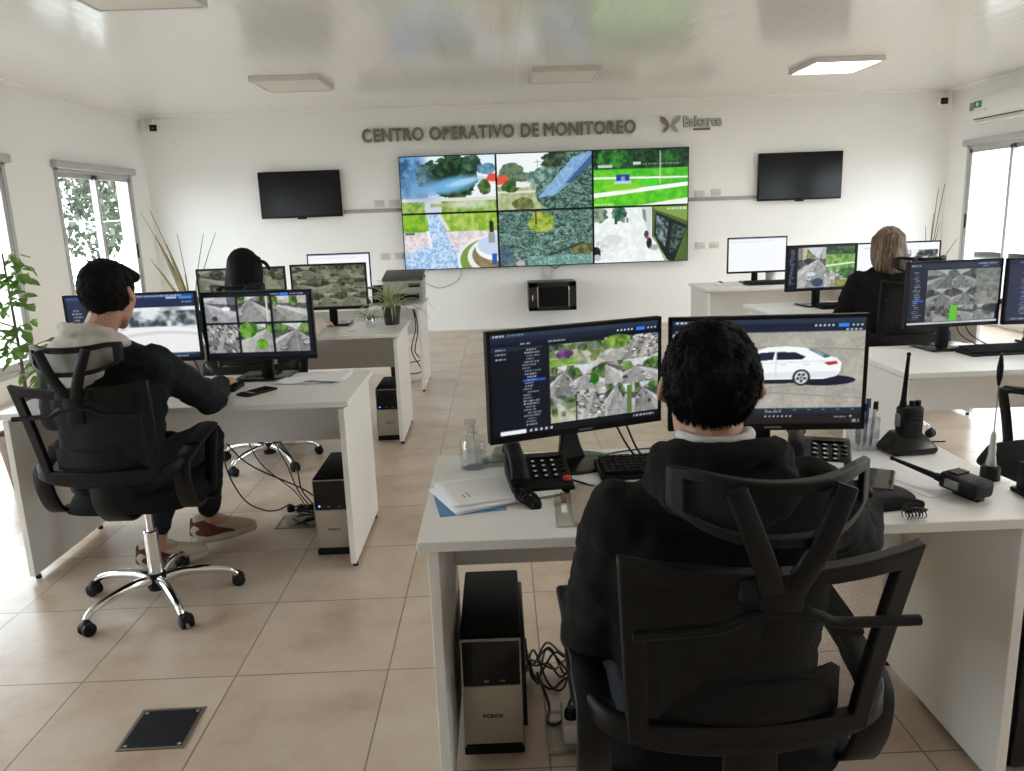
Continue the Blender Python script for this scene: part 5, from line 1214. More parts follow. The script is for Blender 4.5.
def desk_phone(x, y, rz, label, red=False, cord=False):
    t = thing('desk_telephone', label, 'telephone', (x, y, DZ), rz, 'black desk telephones'); R = Euler((.22, 0, 0)).to_matrix()
    mb = MB(); mb.prism([(-.085, -.095, 0), (-.085, .095, 0), (-.085, .095, .058), (-.085, .06, .058), (-.085, -.095, .018)], (.17, 0, 0)); b = mb.build('telephone_base', M['black'], t, smooth=False, bevel=.006)
    zt = lambda yy: .018+(yy+.095)*.04/.155
    mb = MB()
    for i in range(3):
        for k in range(4): mb.box((-.012+i*.027, -.045+k*.024, zt(-.045+k*.024)+.002), (.017, .013, .006), rot=(.25, 0, 0), bev=.002)
    mb.build('keypad', M['black_gloss'], t)
    mb = MB()
    for i in range(3):
        for k in range(4): mb.box((-.012+i*.027, -.045+k*.024, zt(-.045+k*.024)+.0054), (.007, .006, .0008), rot=(.25, 0, 0))
    mb.build('key_digits', M['paper'], t, smooth=False)
    mb = MB(); mb.box((.025, .055, .060), (.085, .026, .004), rot=(.15, 0, 0)); mb.build('display_window', M['tv'], t, smooth=False)
    if red: MB().lathe([(0, 0), (.011, 0), (.011, .007), (.008, .010), (0, .010)], (.068, -.062, zt(-.062)), 16).build('red_button', M['red'], t)
    mb = MB()
    for i in range(3): mb.box((.066, -.02+i*.022, zt(-.02+i*.022)+.002), (.016, .009, .005), rot=(.25, 0, 0), bev=.002)
    mb.build('function_keys', M['black_gloss'], t)
    if not red: mb = MB(); mb.box((.02, -.075, zt(-.075)+.002), (.085, .028, .002), rot=(.25, 0, 0)); mb.build('number_card', M['paper'], t, smooth=False)
    mb = MB(); mb.sweep([(-.062, -.098, .045), (-.062, -.075, .066), (-.062, 0, .082), (-.062, .08, .086), (-.062, .10, .07)], lambda q: .042+.012*abs(2*q-1)**2, .026, (1, 0, 0), smooth=4)
    mb.hull([(V((-.062, -.078, .05)), .024), (V((-.062, -.07, .058)), .024)]); mb.hull([(V((-.062, .082, .066)), .024), (V((-.062, .076, .072)), .024)]); mb.build('handset', M['black'], t, angle=50)
    if cord:
        pts = []
        for k in range(150):
            a = k*.72; s = k/149; c = V((-.075+.03*math.sin(s*4.2)+.03*s, -.105-.085*math.sin(s*PI*.9), .014+.006*math.sin(s*9))); pts.append(c+V((math.cos(a)*.011, math.sin(a)*.006, math.sin(a)*.011)))
        MB().tube(pts, .0033, 6).build('coiled_cord', M['black'], t)
    return t
desk_phone(.085, 2.075, .10, 'black desk telephone with a red button and coiled cord, left of the keyboard', True, True)
desk_phone(.885, 2.135, -.36, 'black desk telephone with a white number card, below the white car screen')

# spray bottle
t = thing('spray_bottle', 'clear spray bottle half full of liquid at the left end of the foreground desk', 'bottle', (-.098, 2.235, DZ))
mb = MB(); mb.lathe([(0, .0), (.036, .0), (.040, .004), (.040, .078), (.034, .092), (.014, .102), (.013, .108), (0, .108)]); b = mb.build('bottle_body', M['clear'], t)
MB().lathe([(0, .003), (.037, .003), (.037, .045), (0, .045)]).build('liquid', M['liquid'], b)
mb = MB(); mb.lathe([(0, .106), (.0165, .106), (.0165, .122), (.010, .126), (0, .126)]); mb.box((-.006, 0, .138), (.034, .018, .018), bev=.004); mb.cyl((0, 0, .12), (0, 0, .134), .006); mb.build('spray_head', M['clear'], t)
MB().tube([(0, 0, .12), (.002, 0, .06), (.010, 0, .008)], .0025).build('dip_tube', M['white_plastic'], t)

def sheet_stack(name, label, cat, x, y, rz, w, d, n, mat, group=None, seed=1, z=DZ, wave=.0):
    t = thing(name, label, cat, (x, y, z), rz, group); rng = random.Random(seed)
    for k in range(n):
        mb = MB(); a = rng.uniform(-.12, .12) if k else 0; ox, oy = rng.uniform(-.02, .02)*(k > 0), rng.uniform(-.02, .02)*(k > 0); co, si = math.cos(a), math.sin(a); z0 = .001+k*.0014
        def f(u, v):
            X, Y = (u-.5)*w, (v-.5)*d; return (X*co-Y*si+ox, X*si+Y*co+oy, z0+wave*max(0, mnoise.noise(V((X*12, Y*12, seed+k))))+.004*(k > 0)*u*u)
        mb.grid(f, 12, 12); o = mb.build('sheet', mat, t); s = o.modifiers.new('thick', 'SOLIDIFY'); s.thickness = .0006; s.offset = 1
    return t
MB2 = MB(); MB2.box((0, 0, .0012), (.17, .21, .0024)); o = MB2.build('folder', M['blue_card'], smooth=False); o.location = (-.107, 1.9675, DZ); o.rotation_euler = (0, 0, .18); tag(o, 'blue folder sticking out under the white papers on the foreground desk', 'folder')
t = sheet_stack('paper_sheets', 'white papers lying on the blue folder at the left end of the foreground desk', 'papers', -.038, 2.008, -1.147, .215, .30, 3, M['paper'], seed=3, z=DZ+.0026)
for k in range(2):
    o = MB().box((.02, -.075-.014*k, .0062), (.075-.02*k, .005, .0006)).build('printed_line', M['grey_card'], t, smooth=False)
t = thing('document_case', 'clear plastic document case with brown clasp in front of the telephone', 'case', (.178, 1.885, DZ), -.04)
MB().box((0, 0, .006), (.125, .28, .012), bev=.005).build('case_shell', M['clear_film'], t); MB().box((.018, 0, .005), (.075, .25, .005)).build('paper_inside', M['tissue'], t, smooth=False)
MB().box((-.038, .03, .0135), (.015, .07, .004), bev=.0015).build('clasp', M['brown_case'], t); MB().box((-.04, -.05, .0135), (.014, .05, .003)).build('case_label', M['paper'], t, smooth=False)
t = thing('tissue_pack', 'pale crumpled tissue pack behind the telephone with a red button', 'tissues', (.0, 2.30, DZ), .1)
mb = MB()
def tf(u, v):
    x, y = (u-.5)*2, (v-.5)*2; return (x*.055, y*.03, .005+.038*(1-abs(x)**6)*(1-abs(y)**4)+.012*mnoise.noise(V((x*4, y*3, 2))))
mb.grid(tf, 20, 12); mb.grid(lambda u, v: ((u-.5)*.15, (v-.5)*.06, .0), 20, 12); mb.build('wrapper', M['tissue'], t)
t = thing('bottle_cap_box', 'small clear plastic box beside the spray bottle', 'box', (-.035, 2.245, DZ), .1)
MB().box((0, 0, .012), (.055, .04, .024), bev=.003).build('box_shell', M['clear'], t); MB().box((0, 0, .026), (.057, .042, .004), bev=.001).build('box_lid', M['clear'], t)
sheet_stack('paper_sheets', 'crumpled white papers under the white car screen', 'papers', .745, 2.235, .3, .21, .20, 4, M['paper'], seed=8, wave=.03)

# pen holder with pens
t = thing('pen_holder', 'clear pen holder beside the white car screen', 'pen holder', (1.075, 2.28, DZ), .1)
mb = MB()
for sx in (-1, 1): mb.box((sx*.033, 0, .05), (.003, .066, .10)); mb.box((0, sx*.033, .05), (.066, .003, .10))
mb.box((0, 0, .0015), (.069, .069, .003)); mb.build('holder_walls', M['clear'], t, smooth=False)
for k, (dx, dy, tx, h, m, lb) in enumerate(((-.012, 0, -.03, .165, 'black', 'black marker pen, tallest in the clear pen holder'), (.010, .008, .05, .145, 'pen_blue', 'blue pen in the clear pen holder'), (.018, -.012, .09, .14, 'white_plastic', 'white pen in the clear pen holder'), (-.004, -.014, .0, .135, 'clear', 'clear pen in the clear pen holder'))):
    o = thing('pen', lb, 'pen', (1.075+dx, 2.28+dy, DZ+.004), 0, 'pens in the holder'); d = V((tx, .02, 1)).normalized()
    mb = MB(); mb.cyl(d*.012, d*h*.86, .0055 if k else .008, seg=12); mb.cyl((0, 0, 0), d*.012, .0012, .0045, seg=10); mb.build('barrel', M[m], o)
    mb = MB(); mb.cyl(d*h*.84, d*h, .006 if k else .0085, seg=12); mb.box(d*h*.9+V((.007, 0, 0)), (.002, .004, .03)); mb.build('cap', M['black'] if k != 1 else M['pen_blue'], o)

# two-way radios
def radio_parts(t, lean):
    mb = MB(); mb.box((0, 0, .062), (.054, .034, .115), bev=.009); b = mb.build('radio_body', M['black'], t)
    mb = MB(); mb.cyl((-.018, .0, .115), (-.018, .0, .135), .009, .0075, seg=14); mb.tube([(-.018, 0, .13), (-.016, 0, .20), (-.013, 0, .285)], .0065, 10, r1=.0035); mb.ell((-.013, 0, .286), (.0048, .0048, .007)); mb.build('antenna', M['black_matte'], t)
    for sx in (.004, .019): MB().lathe([(0, .0), (.0068, 0), (.0062, .016), (0, .016)], (sx, 0, .118), 14).build('knob', M['black'], t)
    mb = MB()
    for k in range(5): mb.box((.0, -.0185, .075+k*.007), (.036, .003, .0028))
    mb.build('speaker_grille', M['black_gloss'], b, smooth=False); MB().box((-.029, .0, .075), (.006, .016, .04), bev=.002).build('talk_button', M['grey_plastic'], b)
    MB().box((0, .021, .05), (.022, .008, .075), bev=.002).build('belt_clip', M['black_gloss'], b)
t = thing('radio_charger', 'black charging cradle holding the upright two-way radio', 'charger', (1.185, 2.225, DZ), .15)
mb = MB(); mb.hull([(V((-.06, -.035, .012)), .012), (V((.06, -.035, .012)), .012), (V((-.06, .04, .012)), .012), (V((.06, .04, .012)), .012), (V((-.03, -.0, .045)), .016), (V((.03, .0, .045)), .016), (V((-.03, .03, .045)), .016), (V((.03, .03, .045)), .016)], 3); mb.build('cradle', M['black_gloss'], t)
MB().tube([(.06, .03, .01), (.10, .05, .006), (.16, .045, .004)], .0025, 8, 5).build('power_lead', M['black'], t)
t = thing('two_way_radio', 'black two-way radio with long antenna standing upright in its charging cradle', 'radio', (1.185, 2.225, DZ+.030), .15); radio_parts(t, 0); t.scale = (1.3, 1.25, .92)
t = thing('two_way_radio', 'black two-way radio lying loose on the foreground desk', 'radio', (1.160, 1.795, DZ+.030), .55); t.rotation_euler = (-PI/2+.06, 0, .40); t.scale = (1.25, 1.3, .92)
radio_parts(t, 0)
# mouse pad, mouse, phone, clip
t = thing('mouse_pad', 'black mouse pad with wrist rest by the foreground hand', 'mouse pad', (.93, 1.855, DZ), .15)
mb = MB(); mb.lathe([(0, 0), (.095, 0), (.097, .0025), (.093, .005), (0, .005)], (0, .03, 0), 36); mb.build('pad', M['black_matte'], t)
mb = MB(); mb.hull([(V((-.055, -.075, .008)), .010), (V((.055, -.075, .008)), .010), (V((-.04, -.04, .008)), .010), (V((.04, -.04, .008)), .010), (V((0, -.06, .016)), .012)], 3); mb.build('wrist_rest', M['seat_fabric'], t)
t = thing('computer_mouse', 'black computer mouse under the foreground hand', 'mouse', (.885, 1.885, DZ+.005), .2)
mb = MB(); mb.hull([(V((0, -.035, .012)), .014), (V((-.016, -.02, .01)), .012), (V((.016, -.02, .01)), .012), (V((-.016, .04, .008)), .010), (V((.016, .04, .008)), .010), (V((0, 0, .022)), .014)], 3); b = mb.build('mouse_shell', M['black'], t); MB().cyl((-.003, .034, .024), (.003, .034, .024), .007).build('scroll_wheel', M['grey_plastic'], b)
t = thing('mobile_phone', 'dark mobile phone lying behind the mouse pad on the foreground desk', 'mobile phone', (.985, 1.985, DZ), -.5); MB().box((0, 0, .005), (.078, .16, .009), bev=.004).build('phone_case', M['brown_case'], t); MB().box((0, 0, .0098), (.07, .15, .0012)).build('phone_screen', M['tv'], t, smooth=False)
t = thing('mobile_phone', 'black mobile phone lying on the left desk near the crumpled papers', 'mobile phone', (-1.085, 3.40, DZ), -.55); MB().box((0, 0, .0055), (.08, .165, .010), bev=.004).build('phone_case', M['black'], t); MB().box((0, 0, .0108), (.072, .155, .0012)).build('phone_screen', M['tv'], t, smooth=False); MB().box((0, -.045, .0118), (.062, .018, .0006)).build('message_banner', M['grey_card'], t, smooth=False)
o = MB().box((0, 0, .0006), (.21, .297, .001)).build('paper_sheet', M['paper'], smooth=False); o.location = (1.10, 2.02, DZ); o.rotation_euler = (0, 0, .35); tag(o, 'white sheet of paper lying flat between the two two-way radios', 'paper')
t = thing('hair_clip', 'small black claw hair clip at the front edge of the desk', 'hair clip', (.945, 1.722, DZ), .1); t.scale = (.68, .68, .68)
for sy in (-1, 1):
    mb = MB(); mb.sweep([(-.032, sy*.008, .026), (-.015, sy*.016, .036), (.015, sy*.016, .036), (.032, sy*.008, .026)], .028, .004, (0, .8*sy, 1), smooth=4)
    for k in range(6): x = -.030+k*.012; mb.tube([(x, sy*.014, .030), (x*1.08, sy*.020, .015), (x*1.05, sy*.010, .0022)], .0026, 6, 3, r1=.0016)
    mb.build('claw', M['black_gloss'], t)
MB().cyl((-.012, 0, .034), (.012, 0, .034), .006).build('hinge', M['black'], t)
# whip antenna on its magnetic base
t = thing('whip_antenna', 'thin whip antenna with magnetic base on the right corner of the foreground desk', 'antenna', (1.272, 1.965, DZ))
MB().lathe([(0, 0), (.024, 0), (.0245, .004), (.0235, .034), (.018, .038), (0, .038)]).build('magnetic_base', M['black'], t)
mb = MB(); mb.lathe([(0, .036), (.013, .036), (.012, .05), (.0105, .055), (.0105, .062), (.009, .066), (.009, .090), (.0075, .094), (.0068, .12), (.004, .13), (0, .13)]); mb.build('spring_collar', M['boxmetal'], t)
mb = MB(); mb.cyl((0, 0, .125), (0, 0, .262), .0016, seg=8); mb.cyl((0, 0, .325), (0, 0, .34), .0014, seg=8); mb.build('whip', M['grey_plastic'], t)
MB().lathe([(0, .252), (.003, .253), (.0075, .275), (.008, .30), (.005, .325), (.002, .334), (0, .335)], seg=16).build('loading_coil', M['black'], t)
t = thing('desk_microphone', 'black handset end cut off by the right edge beside the whip antenna', 'microphone', (1.285, 1.845, DZ), .0)
mb = MB(); mb.box((0, 0, .006), (.03, .07, .012), bev=.004); mb.build('microphone_foot', M['black'], t); mb = MB(); mb.box((.002, 0, .045), (.022, .05, .075), bev=.008); mb.build('microphone_body', M['black'], t)
sheet_stack('paper_sheets', 'crumpled white papers on the left desk beside the six-view monitor', 'papers', -.885, 3.66, -.1, .30, .21, 4, M['paper'], seed=12, wave=.022)

# spider plant and glass jar, second left desk
def blades(t, name, base, n, L, w, mat, seed, droop=1.2, up=.7, kids=None):
    rng = random.Random(seed)
    for k in range(n):
        a = k*2.4+rng.uniform(-.3, .3); ln = L*rng.uniform(.6, 1.1); e = rng.uniform(.35, 1.25)*up; d = V((math.cos(a), math.sin(a), 0)); p = V(base)+d*.012; pts = [p]
        for q in range(9):
            p = p+(d*math.cos(e)+V((0, 0, math.sin(e))))*ln/9; pts.append(p.copy()); e -= droop*rng.uniform(.1, .26)
        mb = MB(); s = V((-d.y, d.x, 0)); m = len(pts)
        mb.bm.free(); mb.bm = bmesh.new(); rows = []
        for i, q in enumerate(pts):
            ww = w*(.5+.5*math.sin(PI*min(1, .25+i/(m-1)*.75)))*(1-.75*(i/(m-1))**2); rows.append((mb.bm.verts.new(q-s*ww), mb.bm.verts.new(q-V((0, 0, ww*.5))), mb.bm.verts.new(q+s*ww)))
        for a0, b0 in zip(rows, rows[1:]):
            for c in range(2): mb.bm.faces.new((a0[c], a0[c+1], b0[c+1], b0[c]))
        o = mb.build(name, mat, t); so = o.modifiers.new('thick', 'SOLIDIFY'); so.thickness = .0012
t = thing('potted_spider_plant', 'spider plant with striped pale leaves in a dark pot on the left desk', 'plant', (-.765, 5.50, DZ))
MB().lathe([(0, 0), (.050, 0), (.063, .105), (.066, .106), (.067, .122), (.060, .122), (.058, .108), (0, .106)]).build('pot', M['pot'], t)
MB().lathe([(0, .10), (.058, .10), (.05, .112), (0, .116)]).build('soil', M['soil'], t)
blades(t, 'leaf', (0, 0, .11), 38, .33, .0075, M['leaf_pale'], 5, 1.15, 1.45)
t = thing('glass_jar_plant', 'small green cutting in a clear glass jar beside the spider plant', 'plant', (-.905, 5.42, DZ))
MB().lathe([(0, 0), (.028, 0), (.032, .01), (.032, .065), (.027, .075), (.026, .075), (.030, .062), (.030, .012), (0, .004)]).build('jar', M['clear'], t)
blades(t, 'leaf', (0, 0, .05), 14, .12, .006, M['leaf'], 8, .9, 1.15)
o = MB().box((0, 0, .002), (.09, .06, .004)).build('note_pad', M['paper'], smooth=False); o.location = (-1.02, 5.22, DZ); tag(o, 'small white note pad at the front edge of the spider plant desk', 'note pad')

# printer desk
t = thing('printer', 'grey multifunction printer with dark lid on the far left desk', 'printer', (-.845, 6.99, DZ), 0)
mb = MB(); mb.box((0, .02, .11), (.34, .30, .16), bev=.008); mb.box((0, .02, .015), (.33, .29, .03), bev=.004); b = mb.build('printer_body', pbr('grey_printer_plastic', (.36, .36, .34), .5), t)
MB().box((0, -.135, .055), (.28, .03, .05)).build('paper_slot', M['tv'], t, smooth=False); MB().box((0, -.16, .028), (.24, .09, .008), bev=.002).build('output_tray', M['grey_plastic'], t)
mb = MB(); mb.box((0, .02, .205), (.35, .31, .03), bev=.006); mb.box((0, .03, .232), (.345, .29, .03), rot=(.16, 0, 0), bev=.006); mb.build('scanner_lid', pbr('dark_grey_lid', (.075, .072, .07), .5), t)
mb = MB(); mb.box((.10, -.134, .15), (.10, .008, .03)); mb.build('control_panel', M['black'], t, smooth=False)
t = thing('desk_speaker', 'small black desk speaker beside the blank white monitor', 'speaker', (-1.075, 6.99, DZ), 0)
MB().box((0, 0, .075), (.10, .11, .15), bev=.008).build('speaker_box', M['black'], t)
MB().lathe([(0, 0), (.034, 0), (.032, .004), (.012, -.002), (0, .001)], (0, -.056, .065), 24, axis=(0, -1, 0)).build('cone', M['grey_plastic'], t)
# earphones / mouse on the far right desk
t = thing('computer_mouse', 'white and dark computer mouse on the far right desk left of the white document', 'mouse', (2.035, 7.40, DZ), -.9)
mb = MB(); mb.hull([(V((0, -.04, .012)), .014), (V((-.018, -.02, .01)), .012), (V((.018, -.02, .01)), .012), (V((0, .045, .009)), .011), (V((0, 0, .022)), .014)], 3); b = mb.build('mouse_shell', M['white_plastic'], t); MB().box((0, .045, .026), (.03, .05, .01), rot=(-.3, 0, 0), bev=.004).build('mouse_buttons', M['black'], b)
# white telephone-like box behind the white document
t = thing('paper_roll', 'pale cylinder standing behind the white document monitor', 'roll', (2.60, 7.60, DZ)); MB().lathe([(0, 0), (.05, 0), (.05, .12), (.02, .12), (.02, .11), (0, .11)]).build('roll_body', M['outlet'], t)

# ------------------------------------------------------------------ floor plants
def floor_plant(x, y, label, stalks, leaves, seed):
    t = thing('floor_plant', label, 'plant', (x, y, 0)); rng = random.Random(seed)
    MB().lathe([(0, 0), (.13, 0), (.17, .30), (.185, .30), (.185, .34), (.165, .34), (.16, .31), (0, .30)]).build('planter', M['terracotta'], t)
    MB().lathe([(0, .295), (.158, .295), (.10, .315), (0, .32)]).build('soil', M['soil'], t)
    for (dx, dy, h, bend) in stalks:
        mb = MB(); mb.tube([(dx*.12, dy*.1, .3), (dx*.35, dy*.3, .3+h*.45), (dx, dy, .3+h)], .010, 7, 6, r1=.003)
        mb.build('stalk', M['stalk_dry'], t)
    for (dx, dy, h, w) in leaves:
        mb = MB(); s = V((dx, dy, 0)); s = V((-s.y, s.x, 0)).normalized() if s.length > .01 else V((1, 0, 0)); rows = []; s = V((.9, .3, 0)).normalized()
        for i in range(11):
            q = i/10; p = V((dx*q**1.2, dy*q**1.2, .29+h*q)); ww = w*(1-q**2.2)*(.6+.4*min(1, q*4))+.001; rows.append((mb.bm.verts.new(p-s*ww), mb.bm.verts.new(p+V((0, .25*ww, 0))), mb.bm.verts.new(p+s*ww)))
        for a0, b0 in zip(rows, rows[1:]):
            for c in range(2): mb.bm.faces.new((a0[c], a0[c+1], b0[c+1], b0[c]))
        o = mb.build('leaf', M['leaf_dry'], t); so = o.modifiers.new('thick', 'SOLIDIFY'); so.thickness = .004
    return t
floor_plant(-3.78, 9.72, 'tall dry plant with olive blades and bare stalks in the left corner', [(-.47, .0, 1.34, 0), (-.38, .05, 1.36, 0), (-.08, .02, 1.08, 0), (.24, 0, 1.07, 0), (.36, .08, 1.08, 0)], [(-.36, .05, 1.08, .034), (-.22, 0, .98, .038), (-.28, .1, .86, .032), (-.14, .0, .72, .03), (-.42, -.02, .8, .02), (-.05, .02, .6, .014)], 2)
floor_plant(5.20, 9.62, 'tall thin dry stalks in the right corner beside the window', [(.14, .0, 1.34, 0), (.10, .06, 1.30, 0), (.05, .03, 1.0, 0), (.30, -.1, .72, 0), (.0, .1, .85, 0)], [(.08, 0, .75, .012), (.14, .05, .9, .012)], 4)
# leafy ficus by the left window
t = thing('potted_ficus', 'leafy green plant by the left window, cut off by the left edge', 'plant', (-2.80, 4.55, 0)); rng = random.Random(4)
MB().lathe([(0, 0), (.14, 0), (.18, .30), (.19, .30), (.19, .33), (.17, .33), (.165, .31), (0, .30)]).build('planter', M['terracotta'], t)
MB().lathe([(0, .29), (.163, .29), (.1, .31), (0, .315)]).build('soil', M['soil'], t)
mb = MB(); tips = []
for k in range(16):
    a = rng.uniform(0, 2*PI); z0 = .45+.055*k; ln = rng.uniform(.16, .34); d = V((math.cos(a), math.sin(a), rng.uniform(.1, .6)))
    b = V((0.01*math.sin(k), .01*math.cos(k), z0)); e = b+d*ln; mb.tube([b, (b+e)/2+V((0, 0, .03)), e], .005, 6, 3, r1=.002)
    for q in (.45, .65, .85, 1.): tips.append((b+d*ln*q, d))
mb.tube([(0, 0, .3), (.01, 0, .8), (0, .01, 1.36)], .013, 8, 4, r1=.005); mb.build('stem', M['bark'], t)
mb = MB()
for p, d in tips:
    for _ in range(3):
        L, w = rng.uniform(.055, .095), rng.uniform(.02, .032); a = Euler((rng.uniform(-.7, .7), rng.uniform(-.2, .9), rng.uniform(0, 2*PI))).to_matrix(); c = p+V((rng.uniform(-.05, .05), rng.uniform(-.05, .05), rng.uniform(-.04, .05)))
        f = [c+a @ V(q) for q in ((0, 0, 0), (L*.35, w, .006), (L*.75, w*.7, .0), (L, 0, -.012), (L*.75, -w*.7, .0), (L*.35, -w, .006), (L*.5, 0, -.006))]; vs = [mb.bm.verts.new(q) for q in f]
        for i in range(6): mb.bm.faces.new((vs[i], vs[(i+1) % 6], vs[6]))
o = mb.build('foliage', M['leaf'], t, angle=180)

# ------------------------------------------------------------------ floor boxes and cables
t = thing('floor_cover_plate', 'dark square floor box cover set in the tiles at lower left', 'floor plate', (-1.068, 2.125, 0), .02)
mb = MB(); mb.ring([(-.098, -.098, 0), (.098, -.098, 0), (.098, .098, 0), (-.098, .098, 0)], [(-.088, -.088, 0), (.088, -.088, 0), (.088, .088, 0), (-.088, .088, 0)], (0, 0, .003)); mb.build('rim', M['plate_frame'], t, smooth=False)
MB().box((0, 0, .001), (.176, .176, .002)).build('plate', M['plate'], t, smooth=False)
for sx in (-1, 1):
    for sy in (-1, 1): MB().cyl((sx*.078, sy*.078, .002), (sx*.078, sy*.078, .0035), .005).build('screw', M['boxmetal'], t)
def floor_box(x, y, rz, label):
    t = thing('floor_power_box', label, 'power outlet', (x, y, 0), rz, 'floor power boxes'); mb = MB()
    mb.ring([(-.098, -.098, 0), (.098, -.098, 0), (.098, .098, 0), (-.098, .098, 0)], [(-.086, -.086, 0), (.086, -.086, 0), (.086, .086, 0), (-.086, .086, 0)], (0, 0, .004)); mb.build('rim', M['plate_frame'], t, smooth=False)
    MB().box((0, 0, .001), (.172, .172, .002)).build('plate', M['boxmetal'], t, smooth=False)
    b = MB().box((.02, .0, .032), (.15, .12, .06), bev=.006).build('outlet_box', M['outlet'], t)
    for k in range(3): MB().lathe([(0, 0), (.019, 0), (.019, .022), (.012, .034), (0, .034)], (-.03+k*.05, -.02, .060), 14).build('plug', M['black'], t)
    return t
floor_box(-1.06, 3.77, 0, 'pale floor power box with black plugs under the left desk')
floor_box(.185, 2.03, 0, 'worn floor power box beside the foreground computer tower')
def cable(label, pts, r=.0035, mat='cable', group=None, name='cable'):
    o = MB().tube(pts, r, 7, 6).build(name, M[mat]); tag(o, label, 'cable', group); return o
G1 = 'cables at the left floor power box'
lbl = 'thin black cable hanging from the left desk to the floor power box'
cable('longest black cable curving from the left desk to the floor power box', [(-1.40, 3.76, .70), (-1.395, 3.75, .42), (-1.38, 3.75, .27), (-1.315, 3.75, .13), (-1.23, 3.75, .075), (-1.16, 3.75, .07), (-1.09, 3.75, .10)], .004)
for k, (x0, y0) in enumerate(((-1.34, 3.78), (-1.24, 3.80), (-1.20, 3.76), (-1.48, 3.80))):
    cable(lbl, [(x0, y0, .73), (x0+.02, y0+.06, .50), (x0+.08+.02*k, y0+.10, .28), (-1.10+.02*k, 3.88, .12), (-1.02+.03*k, 3.83, .02), (-.98+.02*k, 3.76, .03)], .003+.0005*k, 'cable', G1)
for k in range(6):
    rng = random.Random(k+20); c = V((-1.0, 3.72, 0)); pts = [(-1.09+.05*(k % 3), 3.75, .085)]
    for q in range(4): pts.append(c+V((rng.uniform(-.09, .11), rng.uniform(-.09, .07), rng.uniform(.006, .09))))
    pts.append((-.87, 3.70+.02*k, .05)); cable('tangled black cable on the left floor power box', pts, .004, 'cable', 'tangled cables on the left floor power box')
for k in range(8):
    rng = random.Random(k+40); pts = [(.035, 2.33-.02*k, .06+.035*(k % 4))]
    for q in range(4): pts.append((.06+.05*q+rng.uniform(-.01, .02), 2.31+rng.uniform(-.09, .09), rng.uniform(.006, .11)))
    pts += [(.29, 2.27+rng.uniform(-.04, .04), .06+.02*k), (.35, 2.30, .20), (.36+.015*k, 2.34, .45), (.36+.02*k, 2.36, .70)] ; cable('tangled black cable behind the foreground computer tower', pts, .0038, 'cable', 'tangled cables behind the foreground computer tower')
cable('single thick black cable looping to the worn floor power box', [(.07, 2.26, .05), (.10, 2.14, .012), (.09, 2.07, .006), (.13, 2.05, .02), (.17, 2.07, .09), (.205, 2.01, .09)], .0048)
cable('thin black cable lying behind the monitors of the foreground desk', [(.30, 2.30, DZ+.004), (.42, 2.34, DZ+.004), (.55, 2.33, DZ+.004), (.63, 2.25, DZ+.004), (.70, 2.30, DZ+.004)], .0025)
for k in range(2): cable('black video cable hanging below the front left monitor', [(.30+.03*k, 2.26, DZ+.19), (.33+.03*k, 2.275, DZ+.10), (.38+.02*k, 2.24, DZ+.015), (.44+.02*k, 2.16, DZ+.005)], .0035, 'cable', 'video cables of the front left monitor')
cable('thin black cable from the telephone toward the document case', [(.17, 2.08, DZ+.006), (.22, 2.03, DZ+.004), (.27, 1.97, DZ+.004)], .003)
cable('black cable hanging below the left desk monitor with a blue header', [(-1.47, 3.70, DZ+.14), (-1.45, 3.71, DZ+.06), (-1.41, 3.67, DZ+.005), (-1.36, 3.70, DZ+.004)], .004)
for k in range(2): cable('black cable hanging behind the black and white view monitor', [(2.25+.04*k, 3.87, DZ+.15), (2.29+.05*k, 3.88, DZ+.06), (2.36+.05*k, 3.83, DZ+.006)], .003, 'cable', 'cables of the black and white view monitor')
t = thing('whip_antenna', 'very thin upright antenna in front of the grey-blue list monitor at the right edge', 'antenna', (2.505, 3.72, DZ)); MB().lathe([(0, 0), (.012, 0), (.012, .012), (.006, .05), (.004, .06), (0, .06)], seg=14).build('antenna_foot', M['black'], t); MB().cyl((0, 0, .05), (-.005, 0, .50), .0022, .0014, seg=8).build('whip', M['grey_plastic'], t); MB().ell((-.005, 0, .50), (.005, .005, .006)).build('tip', M['grey_plastic'], t)
cable('grey cable sagging along the back wall right of the printer', [(-1.02, 10.31, .70), (-.95, 10.31, .62), (-.785, 10.31, .56), (-.60, 10.31, .62), (-.52, 10.31, .70), (-.50, 10.30, .82)], .004, 'cable_grey')
t = thing('computer_tower', 'dark narrow computer tower under the printer desk', 'computer', (-.95, 7.05, 0)); MB().box((0, 0, .20), (.10, .32, .39), bev=.006).build('tower_case', M['black_matte'], t); MB().box((0, -.165, .20), (.092, .012, .37), bev=.003).build('front_panel', M['black_gloss'], t)
for k in range(2): cable('black cable hanging under the printer desk', [(-.80, 7.10, .72), (-.78+.02*k, 7.1, .5), (-.82+.03*k, 7.02, .3), (-.74, 7.0, .12+.1*k), (-.88, 6.98, .1+.1*k)], .005, 'cable', 'cables under the printer desk')
# black tower right of the foreground desk
t = thing('computer_tower', 'black computer tower on the floor against the right end of the foreground desk', 'computer', (1.375, 2.02, 0)); MB().box((0, 0, .225), (.18, .44, .44), bev=.006).build('tower_case', M['black_matte'], t); MB().box((0, -.226, .225), (.168, .016, .42), bev=.004).build('front_panel', M['black_gloss'], t)

